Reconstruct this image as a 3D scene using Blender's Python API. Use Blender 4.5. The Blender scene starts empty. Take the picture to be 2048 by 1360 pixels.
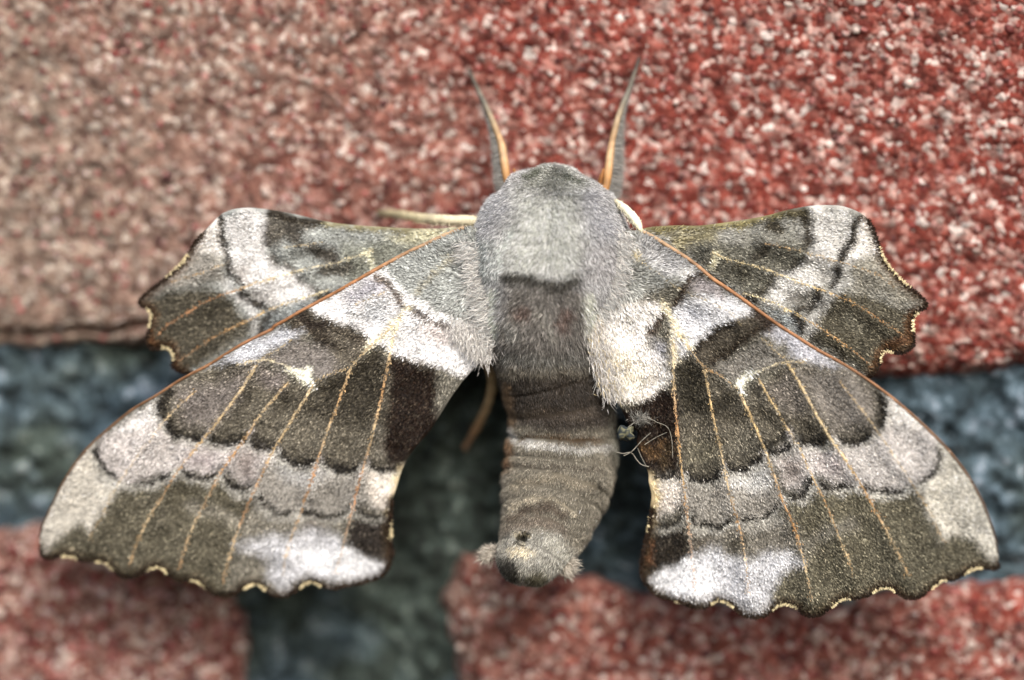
import bpy, bmesh, math, random
import numpy as np
from mathutils import Vector, Matrix, geometry

random.seed(7)
rng = np.random.default_rng(11)
scene = bpy.context.scene
COL = scene.collection

# ------------------------------------------------------------------ camera
DIST = 0.262                      # camera to the plane of the wings (m)
FOCAL = 114.0                     # mm on a 36 mm wide sensor
PITCH, YAW = math.radians(6.5), math.radians(4.0)
TARGET = Vector((0.0, -0.0095, 0.0))
toward = Vector((math.sin(YAW) * math.cos(PITCH), -math.cos(YAW) * math.cos(PITCH), math.sin(PITCH)))
CAM = TARGET + toward * DIST
cam_data = bpy.data.cameras.new('camera')
cam = bpy.data.objects.new('camera', cam_data)
COL.objects.link(cam)
cam.location = CAM
cam.rotation_euler = (-toward).to_track_quat('-Z', 'Y').to_euler()
cam_data.sensor_width = 36.0
cam_data.lens = FOCAL
cam_data.clip_start = 0.01
cam_data.clip_end = 50.0
cam_data.dof.use_dof = True
cam_data.dof.focus_distance = DIST - 0.0002
cam_data.dof.aperture_fstop = 6.3
scene.camera = cam

# ------------------------------------------------------------------ sky and sun (bright overcast, light from above and in front of the wall)
SUN_DIR = Vector((0.24, -0.70, 0.67)).normalized()
world = bpy.data.worlds.new('World')
scene.world = world
world.use_nodes = True
wn = world.node_tree.nodes
bg = wn['Background']
sky = wn.new('ShaderNodeTexSky')
sky.sky_type = 'NISHITA'
sky.sun_disc = False
sky.sun_elevation = math.asin(SUN_DIR.z)
sky.sun_rotation = math.atan2(SUN_DIR.x, SUN_DIR.y)
sky.air_density = 1.0
sky.dust_density = 4.0
world.node_tree.links.new(sky.outputs[0], bg.inputs[0])
bg.inputs[1].default_value = 0.11
sun_data = bpy.data.lights.new('sun', 'SUN')
sun_data.energy = 1.5
sun_data.angle = math.radians(18)
sun_data.color = (1.0, 0.975, 0.94)
sun = bpy.data.objects.new('sun', sun_data)
COL.objects.link(sun)
sun.rotation_euler = SUN_DIR.to_track_quat('Z', 'Y').to_euler()
sun.location = SUN_DIR * 2

scene.view_settings.view_transform = 'Standard'
scene.view_settings.look = 'None'
scene.view_settings.gamma = 1.0
scene.view_settings.use_curve_mapping = False
scene.view_settings.exposure = 0.95
scene.cycles.use_denoising = True

# ------------------------------------------------------------------ tools
RW = np.array(cam.rotation_euler.to_matrix())
CAMV = np.array(CAM)
KX = 36.0 / FOCAL / 2048.0


def P(px, py, h):
    """point that stands h millimetres off the brick faces, seen in direction px, py (arrays)"""
    px = np.asarray(px, float); py = np.asarray(py, float); h = np.asarray(h, float) * 0.001
    d = np.stack([(px - 1024) * KX, -(py - 680) * KX, -np.ones_like(px)], -1) @ RW.T
    t = (-h - CAMV[1]) / d[..., 1]
    return CAMV + d * t[..., None]


def project(v):
    q = (np.asarray(v) - CAMV) @ RW
    return 1024 + q[..., 0] / -q[..., 2] / KX, 680 - q[..., 1] / -q[..., 2] / KX


MM = 0.001
PX = 0.00004                                     # one photo pixel at the wings, in metres


def lin(c):
    c = np.asarray(c, float) / 255.0
    return np.where(c <= 0.04045, c / 12.92, ((c + 0.055) / 1.055) ** 2.4)


def hash2(ix, iy, seed=0):
    n = np.sin(ix * 127.1 + iy * 311.7 + seed * 74.7) * 43758.5453
    return n - np.floor(n)


def vnoise(x, y, seed=0):
    ix, iy = np.floor(x), np.floor(y)
    fx, fy = x - ix, y - iy
    fx, fy = fx * fx * (3 - 2 * fx), fy * fy * (3 - 2 * fy)
    a, b = hash2(ix, iy, seed), hash2(ix + 1, iy, seed)
    c, d = hash2(ix, iy + 1, seed), hash2(ix + 1, iy + 1, seed)
    return (a * (1 - fx) + b * fx) * (1 - fy) + (c * (1 - fx) + d * fx) * fy


def fbm(x, y, oct=4, seed=0):
    s, a, t = 0, 0.5, 0
    for k in range(oct):
        s = s + a * vnoise(x * 2 ** k, y * 2 ** k, seed + k * 3)
        t += a; a *= 0.5
    return s / t


def crop(ox, oy, sc):
    def f(text):
        out = []
        for p in text.split():
            a, b = p.split(',')
            out.append((ox + float(a) / sc, oy + float(b) / sc))
        return np.array(out)
    f.sc = sc
    return f


C1, C2 = crop(60, 640, 2.345), crop(1180, 640, 2.2298)
C3, C4 = crop(260, 390, 2.9257), crop(1240, 390, 3.103)
C5, C6, C7 = crop(880, 300, 2.957), crop(900, 720, 2.834), crop(900, 100, 3.5795)
D1, D2 = crop(520, 430, 3.778), crop(1160, 430, 3.778)
D3, D4, D5, D6 = crop(60, 1000, 5.12), crop(420, 1000, 5.12), crop(1250, 1020, 5.12), crop(1620, 1020, 5.12)
D7 = crop(1180, 760, 6.8)
G = crop(0, 0, 1)


def catmull(p, step, closed=False):
    p = np.asarray(p, float)
    n = len(p)
    out = []
    rngi = range(n if closed else n - 1)
    for i in rngi:
        if closed:
            a, b, c, d = p[(i - 1) % n], p[i], p[(i + 1) % n], p[(i + 2) % n]
        else:
            a, b, c, d = p[max(i - 1, 0)], p[i], p[i + 1], p[min(i + 2, n - 1)]
        k = max(1, int(np.linalg.norm(c - b) / step))
        for j in range(k):
            t = j / k
            out.append(0.5 * (2 * b + (c - a) * t + (2 * a - 5 * b + 4 * c - d) * t * t + (3 * b - a - 3 * c + d) * t ** 3))
    if not closed:
        out.append(p[-1])
    return np.array(out)


def seg_dist(X, Y, pts, closed):
    m = np.full(X.shape, 1e9)
    n = len(pts)
    for i in range(n if closed else n - 1):
        a, b = pts[i], pts[(i + 1) % n]
        dx, dy = b - a
        L = dx * dx + dy * dy + 1e-9
        t = np.clip(((X - a[0]) * dx + (Y - a[1]) * dy) / L, 0, 1)
        m = np.minimum(m, (X - a[0] - t * dx) ** 2 + (Y - a[1] - t * dy) ** 2)
    if n == 1:
        m = (X - pts[0][0]) ** 2 + (Y - pts[0][1]) ** 2
    return np.sqrt(m)


def inside(X, Y, pts):
    r = np.zeros(X.shape, bool)
    n = len(pts)
    for i in range(n):
        (x1, y1), (x2, y2) = pts[i], pts[(i + 1) % n]
        if y1 == y2:
            continue
        c = (y1 > Y) != (y2 > Y)
        r ^= c & (X < (x2 - x1) * (Y - y1) / (y2 - y1) + x1)
    return r


def sdist(X, Y, pts):
    d = seg_dist(X, Y, pts, True)
    return np.where(inside(X, Y, pts), d, -d)


class Canvas:
    """pigment map of one wing or of the body (linear colour on a grid)"""
    def __init__(s, x0, y0, x1, y1, step, base):
        s.x0, s.y0, s.step = x0, y0, step
        xs, ys = np.arange(x0, x1, step), np.arange(y0, y1, step)
        s.X, s.Y = np.meshgrid(xs, ys)
        s.C = np.tile(lin(base), s.X.shape + (1,))
        w = 7.0
        s.WX = s.X + (fbm(s.X / 16, s.Y / 16, 3, 5) - 0.5) * w * 2.4
        s.WY = s.Y + (fbm(s.X / 16, s.Y / 16, 3, 9) - 0.5) * w * 2.4
        s.late = []
        s.gamma, s.gain = 1.16, 1.3
        s.tint = np.array([0.98, 1.0, 0.975])

    def arc(s, _, p, q, bulge, root, shade):
        """one scallop of a cross line between two veins: dark bow, shaded inside, pale outside"""
        p, q = np.array(p), np.array(q)
        m = (p + q) / 2
        ch = q - p
        n = np.array([-ch[1], ch[0]]) / (np.hypot(*ch) + 1e-9)
        if n @ (m - np.array(root)) < 0:
            n = -n
        t = np.linspace(0, 1, 9)[:, None]
        ctrl = m + n * bulge * 2
        pts = (1 - t) ** 2 * p + 2 * t * (1 - t) * ctrl + t * t * q
        s.line(pts + n * 9, 10, (196, 192, 184), 6, .55)
        s.poly(np.vstack([pts, q - n * 12, p - n * 12]), (72, 67, 58), 7, shade)
        s.line(pts[1:-1], 8.5, (34, 30, 26), 2.8)

    def finish(s):
        for a in s.late:
            (s.arc if len(a) == 6 else s.line)(*a)
        mot = 0.84 + 0.32 * fbm(s.X / 26, s.Y / 26, 4, 15)
        s.C = s.C * mot[..., None]
        s.C = s.C ** s.gamma * s.gain
        s.C = (s.C * 0.76 + s.C.mean(-1, keepdims=True) * 0.24) * s.tint

    def poly(s, pts, col, soft=7, a=1.0):
        m = np.clip(sdist(s.WX, s.WY, pts) / (2.9 * soft) + 0.5, 0, 1)
        m = (m * m * (3 - 2 * m) * a)[..., None]
        s.C = s.C * (1 - m) + lin(col) * m

    def line(s, pts, w, col, soft=4, a=1.0):
        d = seg_dist(s.WX, s.WY, pts, False)
        m = np.clip((w / 2 - d) / (2 * soft) + 0.5, 0, 1)
        m = (m * m * (3 - 2 * m) * a)[..., None]
        s.C = s.C * (1 - m) + lin(col) * m

    def get(s, px, py):
        i = np.clip(np.round((py - s.y0) / s.step).astype(int), 0, s.X.shape[0] - 1)
        j = np.clip(np.round((px - s.x0) / s.step).astype(int), 0, s.X.shape[1] - 1)
        return s.C[i, j]


def make_mesh(name, verts, faces, cols=None, smooth=False):
    """verts (N,3), faces (M,k) index array or list of such arrays"""
    me = bpy.data.meshes.new(name)
    verts = np.ascontiguousarray(verts, dtype=np.float32)
    fl = [np.asarray(f) for f in (faces if isinstance(faces, list) else [faces]) if len(f)]
    loops = np.concatenate([f.ravel() for f in fl]).astype(np.int32)
    tot = np.concatenate([np.full(len(f), f.shape[1]) for f in fl]).astype(np.int32)
    start = np.concatenate([[0], np.cumsum(tot)[:-1]]).astype(np.int32)
    me.vertices.add(len(verts)); me.vertices.foreach_set('co', verts.ravel())
    me.loops.add(len(loops)); me.loops.foreach_set('vertex_index', loops)
    me.polygons.add(len(tot)); me.polygons.foreach_set('loop_start', start)
    me.polygons.foreach_set('loop_total', tot)
    if smooth:
        me.polygons.foreach_set('use_smooth', np.ones(len(tot), bool))
    if cols is not None:
        at = me.color_attributes.new('Col', 'FLOAT_COLOR', 'POINT')
        c4 = np.ones((len(verts), 4), np.float32)
        c4[:, :3] = np.clip(cols, 0, 0.92)
        at.data.foreach_set('color', c4.ravel())
    me.update(); me.validate()
    return me


ORIGIN = {}


def empty(name, loc):
    o = bpy.data.objects.new(name, None)
    o.location = loc
    o.empty_display_size = 0.005
    COL.objects.link(o)
    ORIGIN[o.name] = np.array(loc)
    return o


def obj(name, verts, faces, mat, parent=None, cols=None, smooth=False, kind=None):
    org = ORIGIN[parent.name] if parent else np.zeros(3)
    o = bpy.data.objects.new(name, make_mesh(name, np.asarray(verts) - org, faces, cols, smooth))
    o.data.materials.append(mat)
    COL.objects.link(o)
    if parent:
        o.parent = parent
    ORIGIN[o.name] = org
    if kind:
        o['kind'] = kind
    return o


def tag(o, label, cat, group=None):
    o['label'] = label; o['category'] = cat
    if group:
        o['group'] = group


def tube(path, rad, seg=8):
    """verts, quads of a closed-ended tapering tube along a 3D path"""
    path = np.asarray(path, float); rad = np.asarray(rad, float)
    n = len(path)
    T = np.gradient(path, axis=0)
    T /= np.linalg.norm(T, axis=1)[:, None] + 1e-12
    up = np.array([0.0, -1.0, 0.0])
    A = np.cross(T, up)
    A /= np.linalg.norm(A, axis=1)[:, None] + 1e-12
    B = np.cross(A, T)
    ang = np.linspace(0, 2 * np.pi, seg, endpoint=False)
    ring = np.cos(ang)[None, :, None] * A[:, None] + np.sin(ang)[None, :, None] * B[:, None]
    V = (path[:, None] + ring * rad[:, None, None]).reshape(-1, 3)
    i, j = np.meshgrid(np.arange(n - 1), np.arange(seg), indexing='ij')
    F = np.stack([i * seg + j, i * seg + (j + 1) % seg, (i + 1) * seg + (j + 1) % seg, (i + 1) * seg + j], -1).reshape(-1, 4)
    V = np.vstack([V, path[0], path[-1]])
    k = np.arange(seg)
    c0 = np.stack([np.full(seg, n * seg), (k + 1) % seg, k], -1)
    c1 = np.stack([np.full(seg, n * seg + 1), (n - 1) * seg + k, (n - 1) * seg + (k + 1) % seg], -1)
    return V, [F, np.vstack([c0, c1])]


def blades(base, direc, normal, length, width, bend=0.0, bendv=None):
    """thin three-triangle hairs; returns verts (N*5,3), faces, and the vertex count per hair"""
    N = len(base)
    direc = direc / (np.linalg.norm(direc, axis=1)[:, None] + 1e-12)
    side = np.cross(direc, normal)
    side /= np.linalg.norm(side, axis=1)[:, None] + 1e-12
    L = length[:, None]; W = width[:, None] * 0.5
    mid = base + direc * L * 0.55
    tip = base + direc * L
    if bendv is not None:
        mid = mid + bendv * L * bend * 0.3
        tip = tip + bendv * L * bend
    V = np.stack([base - side * W, base + side * W, mid + side * W * 0.8, mid - side * W * 0.8, tip], 1).reshape(-1, 3)
    k = np.arange(N)[:, None] * 5
    Q = k + np.array([[0, 1, 2, 3]])
    T = k + np.array([[3, 2, 4]])
    return V, [Q, T], 5


def scales(base, direc, normal, length, width):
    """small spade shaped wing scales, four corners each"""
    N = len(base)
    direc = direc / (np.linalg.norm(direc, axis=1)[:, None] + 1e-12)
    side = np.cross(direc, normal)
    side /= np.linalg.norm(side, axis=1)[:, None] + 1e-12
    L = length[:, None]; W = width[:, None] * 0.5
    V = np.stack([base, base + direc * L * 0.6 + side * W, base + direc * L, base + direc * L * 0.6 - side * W], 1).reshape(-1, 3)
    F = np.arange(N)[:, None] * 4 + np.array([[0, 1, 2, 3]])
    return V, F, 4


# ------------------------------------------------------------------ materials
def new_mat(name):
    m = bpy.data.materials.new(name)
    m.use_nodes = True
    return m, m.node_tree.nodes, m.node_tree.links, m.node_tree.nodes['Principled BSDF']


def pigment_mat(name, rough=0.75, spec=0.25, sheen=0.0, noise=900.0, amount=0.25, transl=0.0):
    m, n, l, b = new_mat(name)
    at = n.new('ShaderNodeAttribute'); at.attribute_name = 'Col'
    tc = n.new('ShaderNodeTexCoord')
    no = n.new('ShaderNodeTexNoise'); no.inputs['Scale'].default_value = noise; no.inputs['Detail'].default_value = 3
    l.new(tc.outputs['Object'], no.inputs['Vector'])
    mr = n.new('ShaderNodeMapRange')
    mr.inputs['From Min'].default_value = 0.3; mr.inputs['From Max'].default_value = 0.7
    mr.inputs['To Min'].default_value = 1 - amount; mr.inputs['To Max'].default_value = 1 + amount
    l.new(no.outputs['Fac'], mr.inputs['Value'])
    mx = n.new('ShaderNodeVectorMath'); mx.operation = 'MULTIPLY'
    l.new(at.outputs['Color'], mx.inputs[0]); l.new(mr.outputs['Result'], mx.inputs[1])
    l.new(mx.outputs[0], b.inputs['Base Color'])
    b.inputs['Roughness'].default_value = rough
    b.inputs['Specular IOR Level'].default_value = spec
    if sheen:
        b.inputs['Sheen Weight'].default_value = sheen
    return m


M_MEMBRANE = pigment_mat('wing_membrane', 0.8, 0.15)
M_SCALE = pigment_mat('wing_scales', 0.65, 0.16, amount=0.12)
M_VEIN = pigment_mat('wing_vein', 0.55, 0.3, noise=1500, amount=0.3)
M_FUR = pigment_mat('fur', 0.65, 0.25, amount=0.1)
M_SKIN = pigment_mat('body_skin', 0.85, 0.1)
M_LEG = pigment_mat('leg_shell', 0.5, 0.35, noise=1200, amount=0.2)
M_LINT = pigment_mat('lint', 0.7, 0.2, amount=0.1)


def ramp(n, stops):
    r = n.new('ShaderNodeValToRGB')
    e = r.color_ramp.elements
    while len(e) < len(stops):
        e.new(0.5)
    for k, (p, c) in enumerate(stops):
        e[k].position = p
        e[k].color = tuple(lin(c)) + (1,)
    return r


def brick_mat(name, stain):
    """sandy fired clay: small grains of clay, quartz and grit; stain is the pale lime bloom that covers one end of the brick"""
    m, n, l, b = new_mat(name)
    tc = n.new('ShaderNodeTexCoord')
    warp = n.new('ShaderNodeTexNoise'); warp.inputs['Scale'].default_value = 1800; warp.inputs['Detail'].default_value = 2
    l.new(tc.outputs['Object'], warp.inputs['Vector'])
    add = n.new('ShaderNodeVectorMath'); add.operation = 'MULTIPLY_ADD'
    add.inputs[1].default_value = (0.0006,) * 3
    l.new(warp.outputs['Color'], add.inputs[0]); l.new(tc.outputs['Object'], add.inputs[2])
    vo = n.new('ShaderNodeTexVoronoi'); vo.inputs['Scale'].default_value = 1850
    l.new(add.outputs[0], vo.inputs['Vector'])
    sep = n.new('ShaderNodeSeparateColor'); l.new(vo.outputs['Color'], sep.inputs[0])
    grain = ramp(n, [(0.0, (80, 36, 28)), (0.2, (112, 46, 36)), (0.45, (126, 61, 50)), (0.62, (140, 84, 74)), (0.78, (156, 114, 104)), (0.92, (178, 152, 142)), (1.0, (206, 194, 186))])
    l.new(sep.outputs[0], grain.inputs[0])
    tan = ramp(n, [(0.0, (98, 78, 68)), (0.25, (120, 98, 86)), (0.5, (132, 112, 98)), (0.75, (146, 128, 114)), (1.0, (182, 170, 156))])
    l.new(sep.outputs[0], tan.inputs[0])
    big = n.new('ShaderNodeTexNoise'); big.inputs['Scale'].default_value = 60; big.inputs['Detail'].default_value = 4
    l.new(tc.outputs['Object'], big.inputs['Vector'])
    sx = n.new('ShaderNodeSeparateXYZ'); l.new(tc.outputs['Object'], sx.inputs[0])
    # lime bloom: strongest on the end of the brick with small x, ragged by noise
    mr = n.new('ShaderNodeMapRange')
    mr.inputs['From Min'].default_value = stain[0]; mr.inputs['From Max'].default_value = stain[1]
    mr.inputs['To Min'].default_value = stain[2]; mr.inputs['To Max'].default_value = stain[3]
    l.new(sx.outputs[0], mr.inputs['Value'])
    bn = n.new('ShaderNodeMath'); bn.operation = 'MULTIPLY_ADD'
    bn.inputs[1].default_value = 1.3; bn.inputs[2].default_value = -0.65
    l.new(big.outputs['Fac'], bn.inputs[0])
    sm = n.new('ShaderNodeMath'); sm.operation = 'ADD'; sm.use_clamp = True
    l.new(mr.outputs[0], sm.inputs[0]); l.new(bn.outputs[0], sm.inputs[1])
    mix = n.new('ShaderNodeMix'); mix.data_type = 'RGBA'
    l.new(sm.outputs[0], mix.inputs['Factor']); l.new(grain.outputs[0], mix.inputs['A']); l.new(tan.outputs[0], mix.inputs['B'])
    # dark grit
    n2 = n.new('ShaderNodeTexNoise'); n2.inputs['Scale'].default_value = 560; n2.inputs['Detail'].default_value = 5
    l.new(tc.outputs['Object'], n2.inputs['Vector'])
    mr2 = n.new('ShaderNodeMapRange')
    mr2.inputs['From Min'].default_value = 0.35; mr2.inputs['From Max'].default_value = 0.65
    mr2.inputs['To Min'].default_value = 0.5; mr2.inputs['To Max'].default_value = 1.38
    l.new(n2.outputs['Fac'], mr2.inputs['Value'])
    mu = n.new('ShaderNodeVectorMath'); mu.operation = 'MULTIPLY'
    l.new(mix.outputs['Result'], mu.inputs[0]); l.new(mr2.outputs[0], mu.inputs[1])
    l.new(mu.outputs[0], b.inputs['Base Color'])
    b.inputs['Roughness'].default_value = 0.85
    b.inputs['Specular IOR Level'].default_value = 0.3
    bu = n.new('ShaderNodeBump'); bu.inputs['Strength'].default_value = 0.9; bu.inputs['Distance'].default_value = 0.0003
    inv = n.new('ShaderNodeMath'); inv.operation = 'MULTIPLY_ADD'
    inv.inputs[1].default_value = -1.0; inv.inputs[2].default_value = 1.0
    l.new(vo.outputs['Distance'], inv.inputs[0])
    l.new(inv.outputs[0], bu.inputs['Height']); l.new(bu.outputs[0], b.inputs['Normal'])
    return m


def mortar_mat():
    m, n, l, b = new_mat('mortar')
    tc = n.new('ShaderNodeTexCoord')
    vo = n.new('ShaderNodeTexVoronoi'); vo.inputs['Scale'].default_value = 900
    n1 = n.new('ShaderNodeTexNoise'); n1.inputs['Scale'].default_value = 420; n1.inputs['Detail'].default_value = 7; n1.inputs['Roughness'].default_value = 0.7
    n2 = n.new('ShaderNodeTexNoise'); n2.inputs['Scale'].default_value = 70; n2.inputs['Detail'].default_value = 3
    for q in (vo, n1, n2):
        l.new(tc.outputs['Object'], q.inputs['Vector'])
    sep = n.new('ShaderNodeSeparateColor'); l.new(vo.outputs['Color'], sep.inputs[0])
    ad = n.new('ShaderNodeMath'); ad.operation = 'MULTIPLY_ADD'; ad.inputs[1].default_value = 0.32
    l.new(sep.outputs[0], ad.inputs[0]); 
    sc = n.new('ShaderNodeMath'); sc.operation = 'MULTIPLY_ADD'; sc.inputs[1].default_value = 2.6; sc.inputs[2].default_value = -0.98
    l.new(n1.outputs['Fac'], sc.inputs[0]); l.new(sc.outputs[0], ad.inputs[2])
    r1 = ramp(n, [(0.05, (24, 34, 38)), (0.3, (44, 60, 68)), (0.5, (66, 84, 94)), (0.7, (94, 112, 124)), (1.0, (170, 182, 196))])
    r2 = ramp(n, [(0.05, (24, 30, 26)), (0.4, (44, 54, 48)), (0.7, (66, 78, 72)), (1.0, (124, 134, 126))])
    l.new(ad.outputs[0], r1.inputs[0]); l.new(ad.outputs[0], r2.inputs[0])
    mr = n.new('ShaderNodeMapRange'); mr.inputs['From Min'].default_value = 0.46; mr.inputs['From Max'].default_value = 0.62
    l.new(n2.outputs['Fac'], mr.inputs['Value'])
    mix = n.new('ShaderNodeMix'); mix.data_type = 'RGBA'
    l.new(mr.outputs[0], mix.inputs['Factor']); l.new(r1.outputs[0], mix.inputs['A']); l.new(r2.outputs[0], mix.inputs['B'])
    l.new(mix.outputs['Result'], b.inputs['Base Color'])
    b.inputs['Roughness'].default_value = 0.9
    bu = n.new('ShaderNodeBump'); bu.inputs['Strength'].default_value = 0.8; bu.inputs['Distance'].default_value = 0.0006
    l.new(n1.outputs['Fac'], bu.inputs['Height']); l.new(bu.outputs[0], b.inputs['Normal'])
    return m


# ------------------------------------------------------------------ the wall
def graded(lo, a, b, hi, step):
    """fine steps between a and b, growing steps out to lo and hi"""
    mid = list(np.arange(max(a, lo), min(b, hi) + 1e-6, step))
    s = step
    while mid[-1] < hi:
        s *= 1.25; mid.append(min(mid[-1] + s, hi))
    s = step
    while mid[0] > lo:
        s *= 1.25; mid.insert(0, max(mid[0] - s, lo))
    return np.array(mid)


wall = empty('brick_wall', (0, 0.0, 0))
tag(wall, 'weathered wall of sandy red bricks with recessed slate grey mortar behind the moth', 'wall')


def brick(outline, mat, seed, depth=0.1, crack=None):
    pts = catmull(outline, 40, True)
    x0, y0 = pts.min(0) - 30; x1, y1 = pts.max(0) + 30
    xs, ys = graded(x0, -120, 2170, x1, 7.5), graded(y0, -120, 1480, y1, 7.5)
    X, Y = np.meshgrid(xs, ys)
    wx = X + (fbm(X / 70, Y / 70, 5, seed) - 0.5) * 56
    wy = Y + (fbm(X / 70, Y / 70, 5, seed + 20) - 0.5) * 56
    d = sdist(wx, wy, pts)                                   # px, positive inside
    r = 80.0
    t = np.clip(d / r, 0, 1)
    h = -2.4 * (1 - np.sqrt(np.clip(1 - (1 - t) ** 2, 0, 1)))
    h = np.where(d < 0, h + d * 0.16, h)
    h = h + (fbm(X / 16, Y / 16, 3, seed + 3) - 0.5) * 0.75 + (fbm(X / 90, Y / 90, 3, seed + 5) - 0.5) * 0.9
    if crack is not None:
        h = h - 1.7 * np.exp(-(seg_dist(wx, wy, crack, False) / 7.5) ** 2)
    h = np.maximum(h, -7)
    V = P(X, Y, h)
    keep = d > -30
    idx = np.arange(X.size).reshape(X.shape)
    q = np.stack([idx[:-1, :-1], idx[1:, :-1], idx[1:, 1:], idx[:-1, 1:]], -1).reshape(-1, 4)
    q = q[keep.ravel()[q].all(1)]
    used = np.unique(q)
    remap = np.full(X.size, -1); remap[used] = np.arange(len(used))
    o = obj('brick', V.reshape(-1, 3)[used], remap[q], mat, wall, smooth=True)
    bm = bmesh.new(); bm.from_mesh(o.data)
    ed = [e for e in bm.edges if e.is_boundary]
    ret = bmesh.ops.extrude_edge_only(bm, edges=ed)
    for v in ret['geom']:
        if isinstance(v, bmesh.types.BMVert):
            v.co.y = depth
    ends = [e for e in ret['geom'] if isinstance(e, bmesh.types.BMEdge)]
    bmesh.ops.holes_fill(bm, edges=[e for e in ends if e.is_boundary])
    bmesh.ops.recalc_face_normals(bm, faces=bm.faces)
    bm.to_mesh(o.data); bm.free()
    return o, (X, Y, h, d)


ICO = None


def grains(parent, field, count, palette, seed, size=(4, 9)):
    """loose quartz and clay grains bedded in the brick face"""
    r = np.random.default_rng(seed)
    X, Y, h, d = field
    w = (d > 12) & (X > -120) & (X < 2170) & (Y > -120) & (Y < 1480)
    ii = np.argwhere(w)
    pick = ii[r.integers(0, len(ii), count)]
    px = X[pick[:, 0], pick[:, 1]] + r.uniform(-3.7, 3.7, count)
    py = Y[pick[:, 0], pick[:, 1]] + r.uniform(-3.7, 3.7, count)
    hh = h[pick[:, 0], pick[:, 1]]
    bm = bmesh.new(); bmesh.ops.create_icosphere(bm, subdivisions=1, radius=1.0)
    iv = np.array([v.co[:] for v in bm.verts]); fi = np.array([[v.index for v in f.verts] for f in bm.faces]); bm.free()
    c = P(px, py, hh)
    s = r.uniform(size[0], size[1], (count, 1, 1)) * PX * r.uniform(0.65, 1.25, (count, 1, 3))
    s[:, :, 1] *= 0.4
    jit = 1 + r.uniform(-0.42, 0.42, (count, len(iv), 1))
    a = r.uniform(0, 6.28, count)
    rot = np.zeros((count, 3, 3)); rot[:, 0, 0] = np.cos(a); rot[:, 0, 2] = -np.sin(a); rot[:, 2, 0] = np.sin(a); rot[:, 2, 2] = np.cos(a); rot[:, 1, 1] = 1
    V = np.einsum('nij,nkj->nki', rot, iv[None] * s * jit) + c[:, None]
    F = (np.arange(count)[:, None, None] * len(iv) + fi[None]).reshape(-1, 3)
    pal = lin(np.array(palette))
    colr = pal[r.integers(0, len(pal), count)] * r.uniform(0.75, 1.2, (count, 1))
    return obj('sand_grains', V.reshape(-1, 3), F, M_GRAIN, parent, np.repeat(colr, len(iv), 0), kind='stuff')


M_GRAIN = pigment_mat('sand_grain', 0.6, 0.35, noise=2500, amount=0.25)
M_BRICK_A = brick_mat('brick_bloomed', (-0.042, 0.012, 1.05, -0.12))
M_BRICK_B = brick_mat('brick_red', (-0.05, 0.05, 0.42, 0.12))
M_MORTAR = mortar_mat()

RED_PAL = [(126, 58, 52), (150, 92, 86), (168, 138, 130), (188, 170, 160), (108, 48, 44), (166, 124, 116), (84, 46, 44)]
up, fld = brick(G('-1500,-850 3400,-850 3430,0 3400,725 2700,728 2250,735 2048,738 1950,742 1850,750 1700,752 1400,740 1100,730 700,716 330,700 180,694 0,694 -200,700 -900,700 -1480,690 -1500,0'), M_BRICK_A, 3, crack=catmull(G('-420,672 -250,676 -100,664 40,668 140,654 240,660 340,648 460,655'), 30))
up['label'] = 'large brick behind the head and hind wings, pale tan at one end and red at the other'
grains(up, fld, 2800, RED_PAL, 1)
lo1, fld = brick(G('-3500,1075 -1500,1062 -300,1048 -60,1046 80,1052 300,1066 420,1098 470,1160 488,1260 496,1400 500,1800 480,2600 -3500,2600'), M_BRICK_B, 31)
lo1['label'] = 'red brick below the pale forewing tip'
grains(lo1, fld, 900, RED_PAL, 2, (5, 12))
lo2, fld = brick(G('915,1108 1000,1112 1120,1138 1250,1168 1400,1200 1560,1212 1700,1200 1860,1172 2048,1158 2300,1150 3300,1140 4300,1150 4300,2600 940,2600 935,1800 930,1400 905,1290 898,1190 900,1130'), M_BRICK_B, 57)
lo2['label'] = 'orange red brick below the tail of the moth'
grains(lo2, fld, 700, RED_PAL, 4, (5, 11))

# mortar bed, 3 mm behind the brick faces
xs, ys = graded(-3200, -120, 2170, 4200, 9), graded(-820, 560, 1480, 2500, 9)
X, Y = np.meshgrid(xs, ys)
hm = -2.5 + (fbm(X / 24, Y / 24, 5, 71) - 0.5) * 2.6 + (fbm(X / 130, Y / 130, 3, 77) - 0.5) * 2.2
hm = hm - 2.6 * np.clip((Y - 980) / 160, 0, 1) * np.clip((X - 480) / 120, 0, 1) * np.clip((930 - X) / 120, 0, 1)
V = P(X, Y, hm).reshape(-1, 3)
idx = np.arange(X.size).reshape(X.shape)
q = np.stack([idx[:-1, :-1], idx[1:, :-1], idx[1:, 1:], idx[:-1, 1:]], -1).reshape(-1, 4)
mo = obj('mortar', V, q, M_MORTAR, wall, smooth=True)
sol = mo.modifiers.new('thick', 'SOLIDIFY'); sol.thickness = 0.02; sol.offset = -1

# ------------------------------------------------------------------ the moth
mp = P(np.array(1090.), np.array(640.), np.array(0.))
moth = empty('hawk_moth', tuple(mp))
tag(moth, 'grey and brown patterned hawk moth clinging to the brick wall with wings spread', 'moth')

BROWN_EDGE = (34, 23, 14)
CREAM = (255, 250, 224)
ORANGE = (178, 130, 84)
VEIN = (208, 186, 146)


def quad_fit(ctrl):
    c = np.array(ctrl, float)
    x, y = (c[:, 0] - 1024) / 500, (c[:, 1] - 680) / 500
    A = np.stack([np.ones_like(x), x, y, x * y, x * x, y * y], 1)
    k = np.linalg.lstsq(A.T @ A + np.eye(6) * 1e-3, A.T @ c[:, 2], rcond=None)[0]

    def f(px, py):
        x, y = (np.asarray(px) - 1024) / 500, (np.asarray(py) - 680) / 500
        return k[0] + k[1] * x + k[2] * y + k[3] * x * y + k[4] * x * x + k[5] * y * y
    return f


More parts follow.
